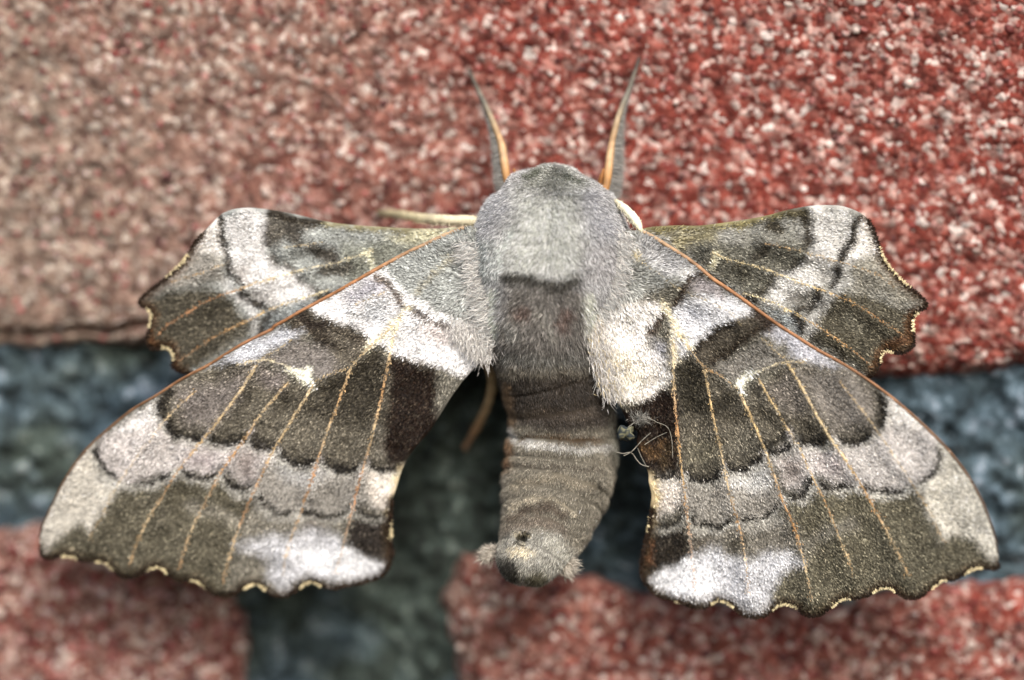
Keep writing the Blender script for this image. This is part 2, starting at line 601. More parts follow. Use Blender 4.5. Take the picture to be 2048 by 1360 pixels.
def build_wing(name, label, outline, edge, canvas, hfun, veins, costa, root, density, edge_cols):
    """outline: closed px outline; edge: open px polyline of the free margin; veins: list of (pts, width px, colours, raise)"""
    out = catmull(outline, 5, True)
    cx = canvas
    SD = sdist(cx.X, cx.Y, catmull(outline, 9, True))
    vd = np.full(cx.X.shape, 60.0)
    for pts, w, cols, rs in veins:
        vd = np.minimum(vd, seg_dist(cx.X, cx.Y, catmull(pts, 12), False))
    relief = -0.5 * (1 - np.exp(-(vd / 22) ** 2)) + (fbm(cx.X / 60, cx.Y / 60, 3, 91) - 0.5) * 1.0
    edge_c = catmull(edge, 2)
    el = np.concatenate([[0], np.cumsum(np.linalg.norm(np.diff(edge_c, axis=0), axis=1))])
    eu = np.linspace(0, el[-1], int(el[-1] / 3))
    edge_c = np.stack([np.interp(eu, el, edge_c[:, a]) for a in (0, 1)], 1)
    cx.finish()
    # dark rim pigment along the free margin
    ed = seg_dist(cx.X, cx.Y, edge_c, False)
    rim = np.clip((13 - ed) / 6, 0, 1)[..., None] * 0.96
    cx.C = cx.C * (1 - rim) + lin(edge_cols[0]) * rim
    rim2 = (np.clip((24 - ed) / 12, 0, 1) * np.clip(ed / 10, 0, 1))[..., None] * 0.45
    cx.C = cx.C * (1 - rim2) + lin(edge_cols[1]) * rim2

    def H(px, py):
        i = np.clip((py - cx.y0) / cx.step, 0, cx.X.shape[0] - 1.001); j = np.clip((px - cx.x0) / cx.step, 0, cx.X.shape[1] - 1.001)
        i0, j0 = i.astype(int), j.astype(int); fi, fj = i - i0, j - j0
        r = (relief[i0, j0] * (1 - fj) + relief[i0, j0 + 1] * fj) * (1 - fi) + (relief[i0 + 1, j0] * (1 - fj) + relief[i0 + 1, j0 + 1] * fj) * fi
        return hfun(px, py) + r

    # membrane
    gx, gy = np.meshgrid(np.arange(out[:, 0].min(), out[:, 0].max(), 6.0), np.arange(out[:, 1].min(), out[:, 1].max(), 6.0))
    gx = gx + rng.uniform(-1.5, 1.5, gx.shape); gy = gy + rng.uniform(-1.5, 1.5, gy.shape)
    gd = sdist(gx, gy, out)
    ins = np.stack([gx[gd > 3], gy[gd > 3]], 1)
    pts = np.vstack([out, ins])
    n = len(out)
    res = geometry.delaunay_2d_cdt([Vector(p) for p in pts], [(i, (i + 1) % n) for i in range(n)], [], 1, 1e-4)
    p2 = np.array([v[:] for v in res[0]])
    tri = np.array([f for f in res[2] if len(f) == 3])
    tri = tri[:, ::-1] if np.cross(p2[tri[0, 1]] - p2[tri[0, 0]], p2[tri[0, 2]] - p2[tri[0, 0]]) > 0 else tri
    V = P(p2[:, 0], p2[:, 1], H(p2[:, 0], p2[:, 1]))
    wing = obj(name, V, tri, M_MEMBRANE, moth, cx.get(p2[:, 0], p2[:, 1]) * 0.75, smooth=True)
    wing['label'] = label
    sm = wing.modifiers.new('thick', 'SOLIDIFY'); sm.thickness = 0.00008; sm.offset = 0.0
    # scales
    st = density
    sx, sy = np.meshgrid(np.arange(out[:, 0].min(), out[:, 0].max(), st), np.arange(out[:, 1].min(), out[:, 1].max(), st))
    sx = (sx + rng.uniform(-st * .7, st * .7, sx.shape)).ravel(); sy = (sy + rng.uniform(-st * .7, st * .7, sy.shape)).ravel()
    ii = np.clip(np.round((sy - cx.y0) / cx.step).astype(int), 0, cx.X.shape[0] - 1); jj = np.clip(np.round((sx - cx.x0) / cx.step).astype(int), 0, cx.X.shape[1] - 1)
    ok = SD[ii, jj] > 6.0
    sx, sy = sx[ok], sy[ok]
    N = len(sx)
    b = P(sx, sy, H(sx, sy) + rng.uniform(0.04, 0.16, N))
    dx, dy = sx - root[0], sy - root[1]
    ang = np.arctan2(dy, dx) + rng.normal(0, 0.38, N) + (fbm(sx / 30, sy / 30, 2, 33) - 0.5) * 0.9
    tilt = np.abs(rng.normal(0.28, 0.22, N))
    dist = np.hypot(dx, dy)
    ln = (6.0 + 6 * np.exp(-(dist / 130) ** 2)) * rng.uniform(0.6, 1.35, N)
    e1 = P(sx + np.cos(ang) * 4, sy + np.sin(ang) * 4, H(sx + np.cos(ang) * 4, sy + np.sin(ang) * 4) + 0.1) - P(sx, sy, H(sx, sy) + 0.1)
    e1 /= np.linalg.norm(e1, axis=1)[:, None]
    nrm = np.tile(np.array([0.0, -1.0, 0.0]), (N, 1)) + rng.normal(0, 0.38, (N, 3))
    direc = e1 * np.cos(tilt)[:, None] + np.array([0, -1.0, 0]) * np.sin(tilt)[:, None]
    jx, jy = rng.normal(0, 3.0, N), rng.normal(0, 3.0, N)
    c = cx.get(sx + jx, sy + jy)
    lum = c.mean(1, keepdims=True)
    edist = ed[ii[ok], jj[ok]]
    c = c * np.exp(rng.normal(0, 0.25, (N, 1)))
    u = rng.uniform(0, 1, (N, 1))
    gold = (c * 1.7 + lin((150, 142, 122)) * 0.22 * rng.uniform(0, 1, (N, 1)) ** 2) * rng.uniform(0.7, 1.5, (N, 1))
    c = np.where((u < 0.24) & (lum < 0.2) & (lum > 0.005) & (edist > 14)[:, None], gold, c)
    c = np.where((u > 0.93) & (lum > 0.2), c * 0.32, c)
    c = np.where((u > 0.84) & (lum <= 0.2), c * 0.45, c)
    V, F, k = scales(b, direc, nrm, ln * 1.12 * PX, rng.uniform(1.5, 2.8, N) * PX)
    s = obj('scales', V, F, M_SCALE, wing, np.repeat(c * 0.92, k, 0), kind='stuff')
    # fringe of hair scales along the free margin: cream in the hollows, brown on the points
    t = np.gradient(edge_c, axis=0); t /= np.linalg.norm(t, axis=1)[:, None]
    nv = np.stack([t[:, 1], -t[:, 0]], 1)
    probe = edge_c + nv * 6
    if inside(probe[:, 0], probe[:, 1], out).mean() > 0.5:
        nv = -nv
    K = 7
    sm_t = np.stack([np.convolve(np.pad(t[:, a], K, 'edge'), np.ones(2 * K + 1) / (2 * K + 1), 'valid') for a in (0, 1)], 1)
    curv = (np.gradient(sm_t, axis=0) * nv).sum(1)
    curv = np.convolve(np.pad(curv, 3, 'edge'), np.ones(7) / 7, 'valid')
    M = len(edge_c) * 11
    f = rng.uniform(0, len(edge_c) - 1.01, M); i0 = f.astype(int); fr = (f - i0)[:, None]
    bp = edge_c[i0] * (1 - fr) + edge_c[i0 + 1] * fr
    cv = curv[i0]
    hollow = np.clip((cv - 0.002) / 0.011, 0, 1)
    back = rng.uniform(0, 7, M)
    bp = bp - nv[i0] * back[:, None]
    L = rng.uniform(4, 6.5, M) + hollow * 1.0
    a2 = np.arctan2(nv[i0][:, 1], nv[i0][:, 0]) + rng.normal(0, 0.35, M)
    hb = H(bp[:, 0], bp[:, 1]) + rng.uniform(0.0, 0.14, M)
    tipx, tipy = bp[:, 0] + np.cos(a2) * L, bp[:, 1] + np.sin(a2) * L
    b0 = P(bp[:, 0], bp[:, 1], hb); b1 = P(tipx, tipy, hb + rng.normal(0.0, 0.06, M))
    is_cream = rng.uniform(0, 1, M) < hollow * np.where(back < 3.2, 1.0, 0.08)
    fc = np.where(is_cream[:, None], lin((238, 222, 176)) * rng.uniform(0.7, 1.1, (M, 1)), lin(edge_cols[0]) * rng.uniform(0.4, 2.2, (M, 1)))
    V, F, k = blades(b0, b1 - b0, np.tile(np.array([[0., -1., 0.]]), (M, 1)) + rng.normal(0, .3, (M, 3)), L * PX, rng.uniform(1.4, 2.4, M) * PX)
    obj('fringe', V, F, M_SCALE, wing, np.repeat(fc, k, 0), kind='stuff')
    # veins
    for pts, w, cols, rs in veins:
        cp = catmull(pts, 4)
        n_ = len(cp)
        f = np.linspace(0, 1, n_)
        cp = cp + np.stack([(fbm(f * n_ / 6, f * 0 + w, 2, 3) - .5) * 2.0, (fbm(f * n_ / 6, f * 0 + w * 2, 2, 8) - .5) * 2.0], 1)
        rad = (w + 1.3) * 0.5 * (1.0 - 0.35 * f) * (0.85 + 0.3 * fbm(f * n_ / 3, f * 0, 2, int(w * 7)))
        rad[-1] *= 0.4; rad[0] *= 0.6
        path = P(cp[:, 0], cp[:, 1], H(cp[:, 0], cp[:, 1]) + rs)
        V, F = tube(path, rad * PX, 7)
        stops = np.linspace(0, 1, len(cols))
        lc = np.array([lin(c_) for c_ in cols]) * 0.62 + lin((196, 174, 138)) * 0.38
        vc = np.stack([np.interp(f, stops, lc[:, a]) for a in range(3)], 1) * (0.7 + 0.6 * fbm(f * n_ / 2.5, f * 0 + 3, 2, 12))[:, None]
        VC = np.vstack([np.repeat(vc, 7, 0), vc[:1], vc[-1:]])
        obj('vein', V, F, M_VEIN, wing, VC, smooth=True)
        # hair scales lying along the vein so that it is not a clean tube
        M = n_ * 3
        q_ = rng.integers(0, n_ - 1, M)
        side = rng.normal(0, w * 0.42, M)
        tt = np.gradient(cp, axis=0); tt /= np.linalg.norm(tt, axis=1)[:, None] + 1e-9
        bx, by = cp[q_, 0] - tt[q_, 1] * side, cp[q_, 1] + tt[q_, 0] * side
        an = np.arctan2(tt[q_, 1], tt[q_, 0]) + rng.normal(0, 0.35, M)
        hb = H(bx, by) + rs + rng.uniform(0.02, 0.10, M)
        b0 = P(bx, by, hb); b1 = P(bx + np.cos(an) * 6, by + np.sin(an) * 6, hb + 0.03)
        V, F, k = scales(b0, b1 - b0, np.tile(np.array([[0., -1., 0.]]), (M, 1)) + rng.normal(0, .35, (M, 3)), rng.uniform(4, 8, M) * PX, rng.uniform(1.5, 2.6, M) * PX)
        allhair.append((wing, V, F, np.repeat(vc[q_] * rng.uniform(0.75, 1.25, (M, 1)), k, 0)))
    if costa is not None:
        cp = catmull(costa, 5)
        n_ = len(cp); f = np.linspace(0, 1, n_)
        path = P(cp[:, 0], cp[:, 1], H(cp[:, 0], cp[:, 1]) + 0.05)
        V, F = tube(path, (3.9 - 1.9 * f) * (0.9 + 0.25 * fbm(f * n_ / 4, f * 0, 2, 4)) * PX, 8)
        lc = 0.8 * np.array([lin(c_) for c_ in [(196, 168, 134), (172, 122, 82), (158, 110, 74), (148, 108, 76), (114, 86, 62), (62, 46, 32)]])
        vc = np.stack([np.interp(f, np.linspace(0, 1, len(lc)), lc[:, a]) for a in range(3)], 1) * (0.75 + 0.5 * fbm(f * n_ / 3, f * 0 + 1, 2, 6))[:, None]
        o = obj('costal_vein', V, F, M_VEIN, wing, np.vstack([np.repeat(vc, 8, 0), vc[:1], vc[-1:]]), smooth=True)
    return wing, H


allhair = []

# ---- left forewing (in the picture)
lf_costa = np.vstack([D1('1540,95 1400,150 1240,225 1100,290 980,355 860,420 720,500 560,590 430,660 300,730 200,790 100,845'),
                      C1('1140,40 1000,110 910,165 830,215 760,250 690,290 590,355 480,420 380,500 300,570 220,660 150,770 100,870 60,960 45,1020')])
lf_term = np.vstack([D3('100,480 115,560 160,600 200,605 260,590 320,575 380,570 440,580 500,610 560,628 620,632 700,630 770,640 830,690 880,750 950,795 1040,800 1110,780 1180,730 1240,700 1310,685 1370,710 1420,770 1480,820 1570,840 1640,820 1710,830 1770,880 1840,940 1900,980 2000,998'),
                     D4('240,975 300,935 370,890 440,862 510,870 580,930 650,975 740,992 820,970 880,930 950,870 1030,835 1090,850 1140,880 1200,905 1290,910 1370,890 1480,870 1600,845 1720,800 1790,760 1830,690 1870,600 1875,520 1855,420 1850,300 1860,150 1870,0')])
lf_inner = np.vstack([C1('1698,850 1720,780 1750,690 1790,620 1840,560 1876,520'), G('880,830 905,790 930,757 950,735 968,715 990,690 1010,640 1010,560 985,490 950,455')])
lf_out = np.vstack([lf_costa, lf_term, lf_inner])
c = Canvas(60, 420, 1040, 1230, 2, (118, 113, 102))
c.poly(D1('1560,90 1240,230 900,400 1000,500 1060,600 1200,640 1500,800 1650,900 1850,950 1900,300'), (176, 178, 176), 8)
c.poly(D1('880,420 560,600 380,700 450,760 600,790 720,850 820,920 850,980 950,1000 1000,1040 1100,1100 1250,1130 1400,1150 1540,1210 1640,1130 1850,1060 1700,850 1480,780 1300,700 1200,620 1050,560 1000,480 960,400'), (238, 234, 236), 6)
c.poly(D1('820,480 960,470 990,560 760,660 620,640 700,560'), (172, 168, 176), 10)
c.poly(D1('840,640 960,640 980,780 860,820 740,760'), (205, 206, 212), 12)
c.poly(D1('1240,820 1500,860 1580,920 1400,960 1240,920'), (200, 188, 186), 14)
c.line(D1('900,470 960,510 1010,560 1060,640 1090,690'), 16, (118, 106, 98), 6)
c.line(D1('1130,690 1230,735 1300,795 1420,825 1490,850'), 11, (92, 82, 76), 5)
c.line(D1('950,425 1020,510 1090,590'), 13, (252, 250, 248), 6)
c.line(D1('1150,640 1260,680 1400,770 1560,850'), 12, (250, 248, 248), 6)
c.poly(D1('230,800 330,720 420,740 460,790 560,800 680,860 790,920 830,980 790,1050 700,1110 600,1060 480,960 350,880 240,860'), (82, 73, 62), 5)
c.poly(D1('540,880 660,900 720,980 640,1000 560,960'), (112, 104, 92), 9)
c.line(D1('420,930 540,990 660,1090'), 13, (54, 46, 38), 6)
c.line(D1('300,760 420,830 500,830'), 12, (60, 50, 44), 6)
c.poly(C1('1190,30 1000,125 830,225 930,205 1060,185 1230,85 1290,55'), (196, 196, 204), 7)
c.poly(C1('1080,200 1260,90 1400,130 1490,230 1340,275 1240,235 1150,195'), (144, 136, 131), 8)
c.poly(C1('1420,150 1500,120 1590,90 1600,130 1500,230 1440,220'), (110, 102, 90), 8)
c.poly(C1('1500,230 1620,120 1700,160 1876,220 1900,520 1790,640 1740,700 1560,700 1400,690 1280,690 1170,640 1150,580 1040,560 860,555 700,545 625,470 600,400 700,290 830,220 1060,200 1240,290 1340,290'), (110, 103, 90), 5)
c.poly(C1('690,330 880,300 1040,220 1000,340 860,500 730,490'), (136, 127, 122), 18)
c.poly(C1('1080,220 1200,250 1180,330 1080,300'), (134, 124, 120), 10)
c.poly(C1('1480,240 1620,130 1680,200 1660,400 1560,480 1400,400 1330,320'), (66, 60, 49), 10)
c.line(C1('1200,370 1450,430 1690,450'), 38, (72, 66, 55), 16, .8)
c.line(C1('1040,320 980,440'), 18, (78, 72, 62), 10, .7)
c.poly(C1('1690,165 1800,195 1900,230 1920,520 1790,650 1740,690 1680,680 1650,560 1690,400'), (42, 28, 18), 8)
c.line(C1('1640,500 1650,620'), 20, (128, 122, 112), 9, .6)
for w, t in ((22, '660,330 620,400 600,450'), (17, '650,485 690,525 750,548 820,548'), (17, '850,552 930,562 1020,552'), (20, '1040,540 1100,572 1160,585'), (18, '1170,640 1220,672 1290,682'), (17, '1370,660 1440,692 1540,702')):
    c.line(C1(t), w, (50, 45, 38), 4)
c.poly(C1('590,430 620,500 690,565 850,585 1030,572 1140,610 1080,740 1040,790 920,700 800,720 720,700 480,755 350,720 310,640 335,550 420,500 520,440'), (200, 192, 190), 6)
c.poly(C1('600,370 500,440 380,530 430,520 590,480'), (230, 224, 222), 6)
c.poly(C1('960,620 1080,620 1060,740 1000,740'), (152, 140, 136), 14)
c.poly(C1('740,630 880,620 860,690 760,680'), (180, 168, 170), 12)
c.poly(C1('1140,610 1290,695 1400,700 1560,712 1760,690 1720,850 1660,900 1540,860 1400,910 1180,905 1070,850 1050,790'), (160, 154, 147), 6)
c.poly(C1('1150,640 1280,710 1400,720 1330,770 1180,740'), (190, 187, 186), 10)
c.poly(C1('1600,700 1770,690 1730,830 1640,860 1600,790'), (226, 214, 204), 9)
c.line(C1('1740,700 1715,800 1700,900'), 22, (228, 208, 164), 6)
for w, t in ((14, '330,560 305,620 325,700 385,742'), (10, '460,765 560,755 640,715 690,695'), (12, '720,690 770,742 840,725 900,692'), (20, '922,700 950,760 1000,788 1052,768'), (10, '1060,840 1100,890 1170,912 1250,890'), (10, '1290,890 1360,912 1440,902 1490,870'), (14, '1540,850 1590,890 1660,912')):
    c.line(C1(t), w, (46, 41, 37), 3.5, .5)
for t in ('845,515 800,580', '1045,515 1005,590', '1165,590 1145,650', '1365,640 1335,705', '1585,640 1560,725', '640,470 600,520'):
    c.late.append((C1(t), 5, (214, 204, 200), 4))
c.poly(C1('300,570 150,770 40,960 40,1080 80,1095 140,1020 200,968 250,955 290,1000 350,900 430,765 380,755 320,710 300,640'), (200, 193, 183), 5)
c.poly(C1('430,790 560,790 700,725 900,725 950,810 1050,860 1000,960 960,1040 900,1290 800,1260 700,1230 560,1190 470,1220 400,1190 330,1130 180,1120 80,1110 130,1035 210,968 260,965 290,1000 350,900'), (100, 94, 78), 8)
c.line(C1('330,735 420,775 560,775 690,715'), 13, (188, 184, 178), 6, .8)
c.line(C1('720,725 820,760 900,740 960,815 1050,830'), 12, (172, 167, 160), 6, .7)
c.line(C1('760,870 880,900 980,950'), 26, (136, 130, 118), 12, .8)
c.line(C1('560,850 640,880 600,960'), 22, (108, 102, 88), 12, .6)
c.line(C1('640,1040 760,1080 840,1060'), 26, (104, 98, 82), 12, .6)
c.poly(C1('1050,860 1200,925 1500,905 1500,960 1300,990 1000,1010'), (130, 124, 113), 8)
c.line(C1('1070,880 1170,940 1260,920 1360,940 1480,910'), 10, (172, 167, 160), 5, .8)
c.poly(C1('970,1050 1100,1010 1240,1010 1300,960 1440,1000 1500,1050 1600,1110 1680,1150 1640,1200 1440,1230 1300,1190 1200,1270 1130,1220 1080,1110'), (196, 195, 201), 11)
c.poly(C1('1490,1060 1620,1130 1650,1175 1450,1195 1300,1165 1240,1110 1220,1080'), (226, 226, 232), 11)
c.poly(C1('1020,1100 1110,1120 1110,1210 1000,1230'), (130, 124, 112), 12)
c.poly(C1('1290,925 1400,925 1380,975 1300,975'), (95, 86, 78), 9)
c.poly(C1('1500,960 1550,930 1720,930 1740,1050 1720,1140 1640,1120 1560,1090 1490,1035'), (54, 47, 42), 6)
c.line(C1('1700,960 1690,1120'), 14, (96, 58, 30), 6, .8)
c.line(D1('1140,690 1040,790 900,930 800,1020'), 9, (240, 228, 196), 5)
c.line(D1('1060,790 1010,920 985,1040'), 8, (246, 236, 208), 5)
c.line(D1('1550,270 1420,370 1200,590'), 8, (200, 190, 165), 6, .7)
c.late.append((C1('1215,232 1265,250 1300,262 1312,225'), 13, CREAM, 2.5)); c.late.append((C1('1265,250 1320,285 1328,312'), 17, CREAM, 2.5))
VO = [VEIN, (200, 150, 84), ORANGE, VEIN, (186, 130, 70)]
lf_veins = [
    (np.vstack([D1('1130,680 980,860 840,990'), C1('1560,160 1500,220 1420,250 1340,285')]), 4.5, [(236, 222, 186), VEIN, VEIN], .06),
    (C1('1060,210 1000,310 930,410 820,550 700,700 600,860 540,960 490,1080 470,1150'), 5.5, [VEIN, VEIN, (214, 180, 126), ORANGE, VEIN, (190, 140, 80)], .06),
    (C1('1215,290 1100,420 1020,540 900,710 830,840 760,980 700,1165'), 5.0, [(190, 160, 116), VEIN, (200, 140, 74), ORANGE, VEIN, (176, 120, 66)], .06),
    (C1('1330,300 1240,450 1150,600 1060,780 1000,920 965,1020 930,1130 905,1230'), 5.5, [VEIN, VEIN, (212, 180, 128), ORANGE, (190, 120, 58), VEIN, (178, 124, 68)], .06),
    (C1('1505,220 1440,400 1390,540 1330,720 1280,870 1230,1010 1200,1100 1190,1200'), 5.0, [VEIN, (200, 150, 90), VEIN, (190, 120, 60), ORANGE, (214, 190, 160), (200, 190, 180)], .06),
    (np.vstack([D1('1060,780 1000,940'), C1('1690,150 1650,350 1600,560 1560,700 1520,860 1480,1010 1460,1090 1430,1190')]), 5.5, [(240, 228, 196), VEIN, (196, 138, 76), VEIN, ORANGE, (178, 100, 44), (216, 190, 166), (210, 196, 190)], .06),
    (C1('780,330 650,450 560,570 480,670 420,760 350,890 280,1030'), 4.0, [(170, 140, 100), VEIN, (224, 212, 196), (214, 200, 176), (196, 176, 136), (150, 120, 80)], .05),
    (C1('1230,90 1150,145 1080,190 1050,230'), 3.5, [(200, 185, 150), VEIN], .05),
    (C1('960,210 1080,188 1160,200 1240,240'), 3.5, [(200, 190, 160), (236, 226, 196), CREAM], .06),
    (D1('980,570 860,620 730,670'), 2.5, [(180, 168, 140), (200, 186, 150)], .04),
]
lf_h = quad_fit([(930, 460, 8.6), (985, 690, 9.0), (520, 670, 10.2), (780, 700, 10.0), (700, 1000, 9.2), (250, 850, 10.0), (90, 1110, 9.4), (780, 1150, 8.2), (450, 1190, 8.8), (860, 860, 8.8)])
def arcs(c, C, pts, bulges, root, shade):
    pts = C(pts)
    for a, b, g in zip(pts[:-1], pts[1:], bulges):
        c.late.append(('arc', a, b, g / C.sc, root, shade))


arcs(c, C1, '620,370 640,475 825,545 1035,545 1160,590 1360,655 1580,655 1745,690', (22, 42, 34, 30, 52, 46, 22), (965, 560), .45)
arcs(c, C1, '325,560 430,750 690,690 910,690 1060,775 1270,885 1510,865 1690,905', (45, 42, 46, 52, 58, 44, 30), (965, 560), .12)
build_wing('forewing', 'forewing with sharply drawn pale bands and a long hooked tip', lf_out, lf_term, c, lf_h, lf_veins, lf_costa, (965, 560), 2.05, (BROWN_EDGE, (72, 58, 38)))

# ---- right forewing (in the picture)
rf_costa = np.vstack([D2('455,115 560,170 680,245 800,320 900,395 1000,480 1120,560 1250,650 1380,745 1500,830 1640,920 1780,1010'),
                      C2('1110,185 1200,240 1300,310 1400,390 1500,480 1590,570 1670,670 1730,770 1775,870 1805,960 1820,1040')])
rf_term = np.vstack([D6('1932,540 1940,590 1900,612 1850,615 1760,590 1680,600 1600,640 1540,680 1470,722 1400,715 1330,735 1260,790 1200,840 1130,890 1050,908 970,900 900,860 850,815 790,792 720,800 660,835 590,880 530,900 470,912 400,912 330,912 270,950 210,1005 150,1040'),
                     D5('2040,1060 1960,1090 1880,1088 1810,1055 1770,1005 1710,975 1640,960 1560,978 1500,1030 1440,1085 1350,1108 1260,1095 1190,1075 1140,1030 1100,985 1040,945 985,930 920,935 870,970 820,1005 740,1010 660,990 560,950 460,920 370,900 310,870 250,810 200,750 168,680 160,600 165,500 185,400 200,320 230,220 250,100 265,0')])
rf_inner = np.vstack([C2('268,840 275,780 262,720 262,690 248,650 225,600 208,540 214,500 180,480 165,450 140,400'), G('1226,790 1213,748 1197,705 1175,650 1165,590 1185,520 1230,470')])
rf_out = np.vstack([rf_costa, rf_term, rf_inner])
c = Canvas(1130, 430, 2020, 1260, 2, (120, 115, 103))
c.poly(D2('455,115 700,260 900,400 880,440 760,520 640,520 500,560 350,650 200,720 -100,600 -100,250 330,200'), (172, 172, 168), 8)
c.poly(D2('460,130 700,260 900,400 860,430 640,470 460,350 400,250'), (176, 174, 176), 10)
c.poly(D2('150,750 300,640 560,640 640,700 560,800 520,900 500,1000 640,1080 690,1220 620,1290 560,1380 260,1400 100,1250 0,900'), (240, 232, 226), 7)
c.poly(D2('150,1060 330,980 450,1100 520,1220 420,1340 240,1340 150,1200'), (222, 206, 174), 22, .6)
c.poly(D2('560,920 640,1000 640,1100 540,1080'), (180, 178, 186), 10)
c.poly(D2('700,700 750,620 900,600 1120,600 1300,700 1270,760 1050,830 900,930 850,1010 740,1060 700,950 680,800'), (220, 218, 222), 8)
c.poly(D2('770,660 960,700 940,820 780,800'), (190, 190, 198), 14)
c.poly(D2('900,460 1080,550 1080,640 900,590 790,540'), (164, 156, 158), 10)
c.poly(D2('740,430 860,400 885,430 790,490'), (246, 242, 240), 6)
c.line(D2('900,440 780,520 745,600 690,680'), 15, (70, 58, 48), 6)
c.line(D2('640,730 570,820 520,900'), 13, (84, 71, 60), 6)
c.poly(D2('1300,720 1420,790 1500,830 1440,890 1300,930 1150,1010 1020,1120 960,1170 880,1080 860,1000 900,940 1050,840 1200,790'), (90, 82, 70), 5)
c.line(D2('865,1010 960,920 1080,835 1130,830'), 14, (50, 42, 32), 5)
c.line(D2('1000,1120 1100,1040 1280,900 1400,830'), 13, (54, 44, 32), 6)
c.line(D2('1320,740 1440,830'), 22, (66, 54, 46), 8)
c.poly(C2('840,20 1050,155 1150,225 1010,200 900,160 860,100 780,60'), (192, 190, 198), 8)
c.poly(C2('580,190 760,90 860,150 880,190 740,220 640,270 550,220'), (144, 138, 130), 8)
c.poly(C2('380,200 450,160 520,230 640,300 680,330 740,280 880,200 1000,210 1130,210 1250,280 1310,350 1310,440 1250,530 1120,555 980,555 890,525 820,560 760,590 770,640 700,685 600,665 560,715 480,720 420,690 390,500'), (108, 101, 88), 5)
c.poly(C2('900,220 1150,235 1260,330 1240,470 1100,500 1000,400'), (142, 134, 126), 18)
c.poly(C2('780,300 880,230 950,330 960,420 860,420'), (122, 114, 106), 12)
c.poly(C2('620,480 740,500 740,630 640,640 600,580'), (116, 110, 97), 14)
c.poly(C2('430,540 570,520 570,660 470,680 420,620'), (110, 104, 88), 14)
c.poly(C2('375,200 450,165 520,240 530,340 640,320 660,360 560,420 400,420'), (60, 55, 44), 9)
c.line(C2('540,430 650,420 760,410 1000,470'), 22, (76, 70, 58), 12, .7)
c.poly(C2('120,410 200,370 330,310 385,300 398,500 402,670 330,685 255,690 200,600 150,500'), (42, 28, 18), 6)
c.line(C2('240,560 300,600 320,540'), 16, (112, 84, 46), 8, .7)
c.line(C2('330,640 360,560'), 18, (96, 78, 50), 8, .6)
for w, t in ((20, '1285,325 1310,390 1290,450'), (16, '1250,505 1190,545 1110,540'), (16, '1060,515 990,545 920,535'), (17, '875,505 830,548 770,558'), (14, '758,590 732,642 680,668 610,655'), (17, '430,672 490,712 570,705')):
    c.line(C2(t), w, (52, 48, 40), 5)
c.poly(C2('1315,440 1330,345 1450,400 1550,520 1562,600 1530,685 1470,715 1350,762 1240,742 1170,722 1100,735 1000,692 940,765 870,745 800,600 880,545 980,572 1120,572 1250,545'), (200, 193, 190), 7)
c.poly(C2('1330,345 1450,400 1500,480 1400,480 1320,440'), (226, 220, 215), 8)
c.poly(C2('840,600 930,620 930,720 870,720'), (162, 150, 145), 14)
c.poly(C2('1010,600 1120,620 1130,690 1020,670'), (184, 173, 172), 12)
c.poly(C2('415,700 560,735 620,690 770,620 820,720 860,800 800,885 720,912 650,875 560,922 470,892 410,835 300,905 240,890 250,690'), (160, 154, 146), 6)
c.poly(C2('620,690 770,640 810,720 740,770 640,740'), (198, 195, 193), 9)
c.poly(C2('300,690 400,690 400,800 320,850'), (222, 210, 200), 9)
c.line(C2('262,700 280,790 270,890'), 24, (230, 204, 152), 7)
for w, t in ((12, '1550,545 1555,610 1530,680 1480,712'), (10, '1240,742 1320,762 1400,745'), (14, '1010,692 1070,738 1130,742 1170,712'), (20, '862,752 900,782 950,762 970,705'), (11, '670,872 730,912 800,892 850,822'), (11, '450,852 490,912 560,922 630,882'), (15, '300,922 350,892 400,842')):
    c.line(C2(t), w, (50, 46, 41), 4, .5)
for t in ('1265,490 1290,540', '1075,500 1110,575', '880,480 910,565', '765,570 785,620', '590,640 605,705', '405,660 415,720'):
    c.late.append((C2(t), 6, (214, 205, 200), 4))
c.poly(C2('1562,520 1670,660 1790,870 1835,1040 1830,1090 1760,1060 1720,992 1660,958 1610,968 1570,985 1530,900 1440,745 1535,695'), (202, 196, 185), 7)
c.poly(C2('870,800 1000,775 1180,745 1300,795 1430,775 1520,920 1570,995 1640,955 1720,1002 1780,1070 1810,1120 1600,1170 1400,1260 1200,1220 980,1340 830,1300 800,1190 950,1100 950,950'), (108, 102, 84), 9)
c.line(C2('1180,745 1300,785 1430,750'), 13, (190, 186, 180), 7, .8)
c.line(C2('860,800 960,800 1010,730 1100,765 1180,740'), 12, (176, 171, 164), 6, .7)
c.line(C2('960,1010 1020,960 1090,930 1160,910'), 26, (142, 136, 124), 14, .8)
c.line(C2('1240,900 1330,990'), 26, (116, 110, 92), 14, .6)
c.poly(C2('440,930 860,890 930,1000 900,1045 700,1040 450,1040'), (132, 126, 116), 9)
c.line(C2('450,930 520,945 640,905 740,940 850,890'), 10, (176, 171, 163), 6, .8)
c.poly(C2('460,960 540,970 520,1010 460,1020'), (90, 82, 72), 9)
c.poly(C2('610,950 690,960 690,1020 610,1010'), (92, 86, 74), 9)
c.poly(C2('450,1050 540,1010 620,1045 720,1065 800,1032 880,1035 945,1078 870,1105 810,1180 780,1320 700,1320 560,1255 480,1260 350,1235 245,1160 330,1105'), (202, 201, 207), 11)
c.poly(C2('262,1150 440,1062 560,1090 560,1200 460,1225 380,1212'), (234, 234, 240), 11)
c.poly(C2('285,960 430,910 452,1040 330,1100 270,1145 215,1140 225,1000'), (50, 43, 35), 6)
c.line(C2('275,980 255,1080'), 14, (122, 76, 38), 6, .8)
c.line(D2('600,640 660,740 740,890 820,1000'), 9, (240, 226, 190), 5)
c.line(D2('680,860 700,1000 700,1100'), 8, (240, 226, 196), 5)
